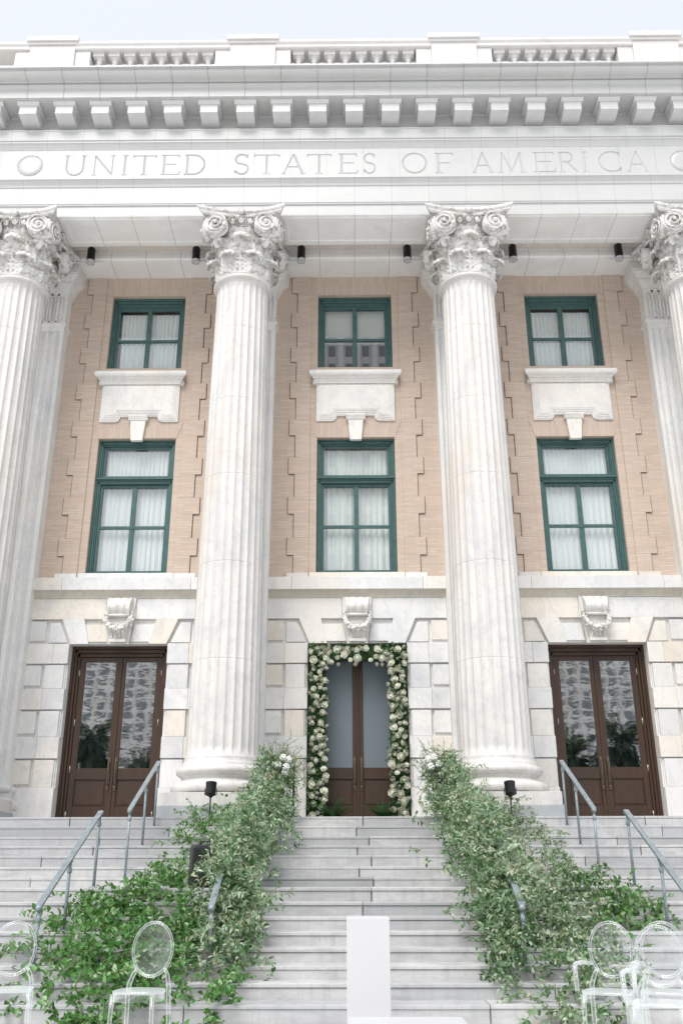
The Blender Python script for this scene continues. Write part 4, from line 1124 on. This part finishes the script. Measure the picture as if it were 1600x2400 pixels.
# smaller buds and spray flowers
bd=MB()
sm=rose_mesh('tmp',.040,seed=5); smv=[v.co.copy() for v in sm.vertices]; smf=[tuple(p.vertices) for p in sm.polygons]
n=0
while n<210:
    c_=rng.uniform()
    if c_<.84: x=(1 if c_<.42 else -1)*rng.uniform(.64,1.05); z=rng.uniform(.03,3.85)
    else: x=rng.uniform(-.8,.8); z=rng.uniform(3.40,3.86)
    if not ok(x,z,.05): continue
    q=Vector((rng.normal(0,.5),-1,rng.normal(0,.5))).normalized().to_track_quat('Z','Y').to_matrix(); k=rng.uniform(.6,1.2)
    bd.add([tuple(q@v*k+Vector((x,-.13-.05*rng.uniform(),z-LZ))) for v in smv],smf,rng.uniform(.4,1),True); n+=1
b_=bd.build('bud',m_rose,fa); tag(b_,kind='stuff')
S_,D_,Ln=[],[],[]
for i in range(1150):
    c_=rng.uniform()
    if c_<.84: x=(1 if c_<.42 else -1)*rng.uniform(.70,1.06); z=rng.uniform(.02,3.85)
    else: x=rng.uniform(-1.0,1.0); z=rng.uniform(3.56,3.88)
    S_.append((x,rng.uniform(-.12,.06),z-LZ)); D_.append((rng.normal(0,.8),-.8,rng.normal(-.1,.8))); Ln.append(rng.uniform(.07,.17))
P_,Dd,Nn,Ls,Ws,Tt,st=sprigs(S_,D_,Ln,12,.060,.030,.2)
P_[:,0]=np.clip(P_[:,0],-1.085,1.085); P_[:,2]=np.clip(P_[:,2],-.02,3.86)
link('foliage',leaves_mesh('foliage',P_,Dd,Nn,Ls,Ws,Tt),m_leafd,fa)
# dark support frame carrying the flowers
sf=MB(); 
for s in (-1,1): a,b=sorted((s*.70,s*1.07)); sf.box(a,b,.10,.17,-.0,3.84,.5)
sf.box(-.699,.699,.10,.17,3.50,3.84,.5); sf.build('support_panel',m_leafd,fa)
# ferns at the foot of the door
def fern(x,label):
    t=empty('fern_clump',(x,-.12,LZ)); tag(t,label,'fern','green fern clumps on the threshold')
    P_,Dd,Nn,Ls,Ws,Tt=[],[],[],[],[],[]
    for i in range(55):
        a=rng.uniform(-pi,pi); l=rng.uniform(.42,.70); d=np.array([cos(a)*.6,-.2+.3*sin(a),rng.uniform(1.0,1.8)]); d/=np.linalg.norm(d); p=np.zeros(3)
        for j in range(16):
            d=d+np.array([0,0,-.085]); d/=np.linalg.norm(d); p=p+d*l/16
            for s in (-1,1):
                sd=np.cross(d,[0,0,1.])*s; P_.append(p.copy()); Dd.append(sd+d*.3); Nn.append([0,-.3,1]); Ls.append(.085*(1-j/20)); Ws.append(.022); Tt.append(rng.uniform())
    link('fronds',leaves_mesh('fronds',np.array(P_),np.array(Dd),np.array(Nn,float),np.array(Ls),np.array(Ws)*1.0,np.array(Tt)),m_fern,t)
fern(-.52,'small dark green fern clump at the left foot of the central door'); fern(.52,'small dark green fern clump at the right foot of the central door')
# airy sprays with white blooms at the head of each garland
def spray(s,label):
    t=empty('flower_spray',(s*1.42,-3.05,LZ)); tag(t,label,'flower arrangement','floral sprays at the head of the garlands')
    S_,D_,Ln=[],[],[]
    for i in range(210):
        a=rng.uniform(-pi,pi); e=rng.uniform(-.5,1.3)
        S_.append((rng.normal(s*.02,.14),rng.normal(0,.12),.80+rng.normal(0,.15))); D_.append((cos(a)*cos(e)*1.1,-.3+sin(a)*cos(e)*.7,sin(e))); Ln.append(rng.uniform(.22,.50))
    P_,Dd,Nn,Ls,Ws,Tt,st=sprigs(S_,D_,Ln,14,.045,.024,.15); Tt=np.clip(Tt+.15,0,1)
    link('foliage',leaves_mesh('foliage',P_,Dd,Nn,Ls,Ws,Tt),m_leafg,t); stem_obj(st,t,'stem',.0035,1)
    S_,D_,Ln=[],[],[]      # trailing leaves down to the landing
    for i in range(150): S_.append((rng.normal(0,.13),rng.normal(0,.1),rng.uniform(.1,.85))); D_.append((rng.normal(0,.5),-.5,-.6)); Ln.append(rng.uniform(.15,.3))
    P_,Dd,Nn,Ls,Ws,Tt,st=sprigs(S_,D_,Ln,12,.06,.026,.3); link('trailing_foliage',leaves_mesh('trailing_foliage',P_,Dd,Nn,Ls,Ws,Tt),m_leafi,t)
    for k,(dx,dz,dy) in enumerate(((-.04,.86,-.36),(.11,.82,-.38),(.15,.95,-.34),(.05,.98,-.36),(.09,.73,-.33))[:5 if s<0 else 4]):
        b=MB(); 
        for q in range(60):
            a=rng.uniform(0,2*pi); e=rng.uniform(-.9,1.5); r=.055
            b.sphere((r*cos(a)*cos(e),r*sin(a)*cos(e),r*sin(e)),.017,.017,.010,6,4,rng.uniform(),Matrix.Rotation(rng.uniform(0,3),3,'X'))
        b.sphere((0,0,0),.045,None,None,10,6,.3); b.build('white_bloom',m_hyd,t,0,(dx if s<0 else -dx-.05,dy,dz))
spray(-1,'airy spray of small leaves with round white blooms heading the left garland'); spray(1,'airy spray of small leaves with round white blooms heading the right garland')

# ------------------------------------------------------------------ small equipment
def floodlight(x,label):
    t=empty('floodlight',(x,-3.28,nz[1])); tag(t,label,'floodlight','black floodlights in front of the columns')
    z=.52-nz[1]; b=MB()
    ax=Vector((0,.25,.97)).normalized(); q=ax.to_track_quat('Z','Y').to_matrix(); m_=MB(); m_.lathe([(.001,-.11),(.088,-.11),(.093,-.10),(.095,.08),(.10,.085),(.10,.11),(.08,.11),(.001,.10)],0,0,28)
    b.v=[tuple(q@Vector(v)+Vector((0,0,z))) for v in m_.v]; b.f=m_.f; b.t=m_.t; b.sm=m_.sm; b.build('lamp_head',m_black,t)
    p=MB(); p.lathe([(.001,.0),(.07,.0),(.07,.02),(.014,.03),(.014,z-.16),(.035,z-.14),(.035,z-.05),(.001,z-.04)],0,0,16); p.build('stand',m_black,t)
    y=MB(); y.tube([(-.105,0,z),(-.105,-.0,z-.10),(0,0,z-.14),(.105,0,z-.10),(.105,0,z)],.008,6); y.build('yoke',m_black,t)
floodlight(-2.65,'small black floodlight before the base of the second column'); floodlight(2.66,'small black floodlight before the base of the third column')
t=empty('pole_stand',(-1.2,-2.9,LZ)); tag(t,'thin black pole on a round base beside the central doorway','stand')
b=MB(); b.lathe([(.022,.01),(.022,.97),(.001,.975)],0,0,14); b.build('pole',m_black,t); b=MB(); b.lathe([(.15,0),(.15,.012),(.13,.022),(.02,.03)],0,0,32); b.build('base',m_black,t)
t=empty('post',(-2.08,-3.2,nz[1])); tag(t,'short black post poking out of the greenery below the second column','post')
b=MB(); b.lathe([(.03,0),(.03,.40),(.024,.42),(.001,.425)],0,0,14); b.build('shaft',m_black,t); b=MB(); b.lathe([(.034,.33),(.036,.36),(.034,.38)],0,0,14); b.build('collar',m_black,t)
t=empty('loudspeaker',(-2.16,-6.98,nz[7]),.25); tag(t,'black loudspeaker half hidden in the garland on the landing','loudspeaker')
b=MB()
pf=[(-.17,-.14),(-.20,.06),(-.12,.16),(.12,.16),(.20,.06),(.17,-.14)]
n=len(pf); lay=[(.0,.93),(.04,1),(.50,1),(.545,.92)]
v=[(x*k,y*k,z) for z,k in lay for x,y in pf]; f=[tuple(range(n))[::-1],tuple(range(3*n,4*n))]
for l in range(3):
    for i in range(n): f.append((l*n+i,l*n+(i+1)%n,(l+1)*n+(i+1)%n,(l+1)*n+i))
b.add(v,f,.5); b.build('cabinet',m_black,t,.02,seg=3)
b=MB(); b.box(-.15,.15,-.153,-.141,.03,.50,.5); b.build('grille',m_dark,t,.006); b=MB(); b.tube([(-.07,-.02,.545),(-.06,-.02,.585),(.06,-.02,.585),(.07,-.02,.545)],.012,8); b.build('handle',m_black,t)

# ------------------------------------------------------------------ white display blocks in the foreground
def plinth(name,label,loc,w_,d_,h_,rz):
    t=empty(name,loc,rz); tag(t,label,'plinth')
    b=MB(); b.box(-w_/2,w_/2,-d_/2,d_/2,.012,h_,.5); b.build('box',m_white,t,.004)
    b=MB(); b.box(-w_/2+.02,w_/2-.02,-d_/2+.02,d_/2-.02,0,.012,.5); b.build('base',m_black,t)
plinth('display_plinth','tall narrow white box standing upright before the steps',(-.037,-12.23,GZ),.338,.44,1.062,radians(0))
plinth('display_plinth','low wide white box lying in front of the tall white one',(.205,-13.75,GZ),.80,1.3,.445,0)

# ------------------------------------------------------------------ clear chairs
def oval_ring(mb,cx,cy,cz,rx,rz,r,tilt,n=44,fill=True):
    pts=[]
    for k in range(n+1):
        a=2*pi*k/n; dz=rz*sin(a); pts.append((cx+rx*cos(a),cy+dz*tilt,cz+dz))
    mb.tube(pts,r,8,.5,False)
    return pts
def chair(x,y,rz,label,arms=False):
    t=empty('clear_chair',(x,y,GZ),rz); tag(t,label,'chair','clear acrylic chairs on the paving')
    # local: faces -y, back at +y
    b=MB(); oval_ring(b,0,.235,.775,.180,.215,.013,.12)
    b.build('back_rim',m_acryl,t)
    d=MB(); nr=7; n=40; vs=[(0,.235-.0,.775)]; fs=[]
    for j in range(1,nr):
        for k in range(n):
            a=2*pi*k/n; rr=j/(nr-1)*.97; dz=.215*rr*sin(a); vs.append((.18*rr*cos(a),.235+.02*(1-rr*rr)+dz*.12,.775+dz))
    for k in range(n): fs.append((0,1+k,1+(k+1)%n))
    for j in range(nr-2):
        for k in range(n): a=1+j*n+k; a2=1+j*n+(k+1)%n; fs.append((a,a+n,a2+n,a2))
    d.add(vs,fs,.5,True); d.build('back_panel',m_acryl,t)
    s=MB()   # seat: D-shaped slab with a bright rolled edge
    out=[]; 
    for k in range(36):
        a=2*pi*k/36; cx_=cos(a); sy=sin(a); e=.62
        out.append((.205*math_s(cx_)*abs(cx_)**e*(1.0-.08*sy), .195*math_s(sy)*abs(sy)**e-.0))
    n=len(out); vs=[(x_,y_,.455) for x_,y_ in out]+[(x_,y_,.47) for x_,y_ in out]+[(x_*.985,y_*.985,.476) for x_,y_ in out]
    fs=[tuple(range(n))[::-1],tuple(range(2*n,3*n))]+[(l*n+i,l*n+(i+1)%n,(l+1)*n+(i+1)%n,(l+1)*n+i) for l in range(2) for i in range(n)]
    s.add(vs,fs,.5); s.build('seat',m_acryl,t)
    ap=MB(); vs=[(x_*.97,y_*.97,.395) for x_,y_ in out]+[(x_*.97,y_*.97,.454) for x_,y_ in out]; ap.add(vs,[(i,(i+1)%n,n+(i+1)%n,n+i) for i in range(n)],.5,True); ap.build('apron',m_acryl,t)
    for sx in (-1,1):
        l=MB(); l.tube([(sx*.175,-.165,.455),(sx*.18,-.17,.25),(sx*.185,-.18,0)],[.021,.018,.014],8); l.build('leg',m_acryl,t)
        l=MB(); l.tube([(sx*.125,.222,.628),(sx*.155,.215,.575),(sx*.18,.195,.50),(sx*.185,.19,.42),(sx*.19,.215,.2),(sx*.195,.24,0)],[.015,.018,.021,.021,.018,.014],8); l.build('leg',m_acryl,t)
        if arms:
            l=MB(); l.tube([(sx*.165,.215,.66),(sx*.235,.12,.675),(sx*.25,-.06,.672),(sx*.245,-.10,.64),(sx*.235,-.11,.47)],[.014,.017,.02,.02,.018],8); l.build('armrest',m_acryl,t)
def math_s(v): return 1 if v>=0 else -1
chair(-1.96,-11.68,radians(-10),'clear acrylic chair with oval back, standing alone before the left ivy')
chair(-3.12,-11.55,radians(16),'clear acrylic chair with oval back, cut by the left edge')
chair(1.98,-11.75,radians(-26),'clear acrylic armchair nearest the central steps on the right side',True)
chair(2.175,-12.51,radians(-24),'frontmost clear acrylic armchair at the bottom right corner',True)
chair(2.46,-11.75,radians(-20),'clear acrylic armchair half hidden behind the frontmost one at right',True)

# ------------------------------------------------------------------ across the street (seen in the door and window glass)
ob=empty('office_block',(0,-150,GZ)); tag(ob,'pale office block with rows of windows, reflected in the side door glass','building')
m_conc=flat('pale_concrete_facade',(.74,.71,.67),.8,nz=.08,ns=.2); m_win=flat('dark_office_glass',(.26,.28,.29),.2)
b=MB(); b.box(-60,60,-20,0,0,50,.5); b.build('wall',m_conc,ob)
b=MB(); b2=MB()
for k in range(25):
    z=.6+k*1.98; b.box(-60,60,.0,.9,z+1.35,z+1.98,.5)
    for j in range(48):
        x=-59+j*2.46; b2.box(x+.5,x+1.75,.02,.08,z+.15,z+1.25,.5)
for j in range(49): x=-59+j*2.46-.1; b.box(x-.2,x+.35,.0,.5,0,50,.5)
b.build('facade_rib',m_conc,ob); w_=b2.build('window',m_win,ob); tag(w_,kind='stuff')
tw=empty('office_tower',(0,-128,GZ)); tag(tw,'tall beige office tower reflected in the upper middle window','building')
b=MB(); b.box(-17,17,-16,0,0,128,.5); b.build('wall',m_conc,tw)
b=MB(); b2=MB()
for j in range(12):
    x=-17+j*3.09-.4; b.box(x,x+.9,.0,1.2,0,128,.5)
for k in range(34):
    for j in range(11):
        x=-17+j*3.09+.9; b2.box(x,x+1.2,.02,.10,2+k*3.7,4.2+k*3.7,.5)
b.build('facade_rib',m_conc,tw); w_=b2.build('window',m_win,tw); tag(w_,kind='stuff')
m_palm=leaf_mat('palm_fronds',[(0,(.015,.03,.025)),(.7,(.035,.06,.045)),(1,(.09,.12,.09))],.15)
def palm(x,y,h,label):
    t=empty('palm_tree',(x,y,GZ)); tag(t,label,'palm tree','palm trees across the plaza')
    b=MB(); b.tube([(0,0,0),(.1,0,h*.35),(-.05,.1,h*.7),(0,0,h)],[.28,.22,.19,.2],12); b.build('trunk',m_stem,t)
    P_,Dd,Nn,Ls,Ws,Tt=[],[],[],[],[],[]
    for i in range(70):
        a=rng.uniform(-pi,pi); e=rng.uniform(-1.1,1.3); d=np.array([cos(a)*cos(e),sin(a)*cos(e),sin(e)]); p=np.array([0,0,h],float); l=rng.uniform(2.0,3.0)
        for j in range(26):
            d=d+np.array([0,0,-.055]); d/=np.linalg.norm(d); p=p+d*l/26
            for s in (-1,1):
                sd=np.cross(d,[0,0,1.])*s; P_.append(p.copy()); Dd.append(sd+d*.7+np.array([0,0,-.25])); Nn.append([0,0,1.]); Ls.append(.75*sin(min(1,(j+2)/10)*pi/2)*(1-.5*j/26)); Ws.append(.06); Tt.append(rng.uniform())
    link('crown',leaves_mesh('crown',np.array(P_),np.array(Dd),np.array(Nn),np.array(Ls),np.array(Ws),np.array(Tt)),m_palm,t)
palm(-16.9,-40,9.6,'palm tree reflected in the left pane of the left door'); palm(17.3,-40,9.4,'palm tree reflected in the right pane of the right door')
palm(-13.6,-41,7.6,'lower palm tree reflected in the right pane of the left door'); palm(14.2,-41,8.6,'lower palm tree reflected in the left pane of the right door')
print('objects',len(bpy.data.objects))
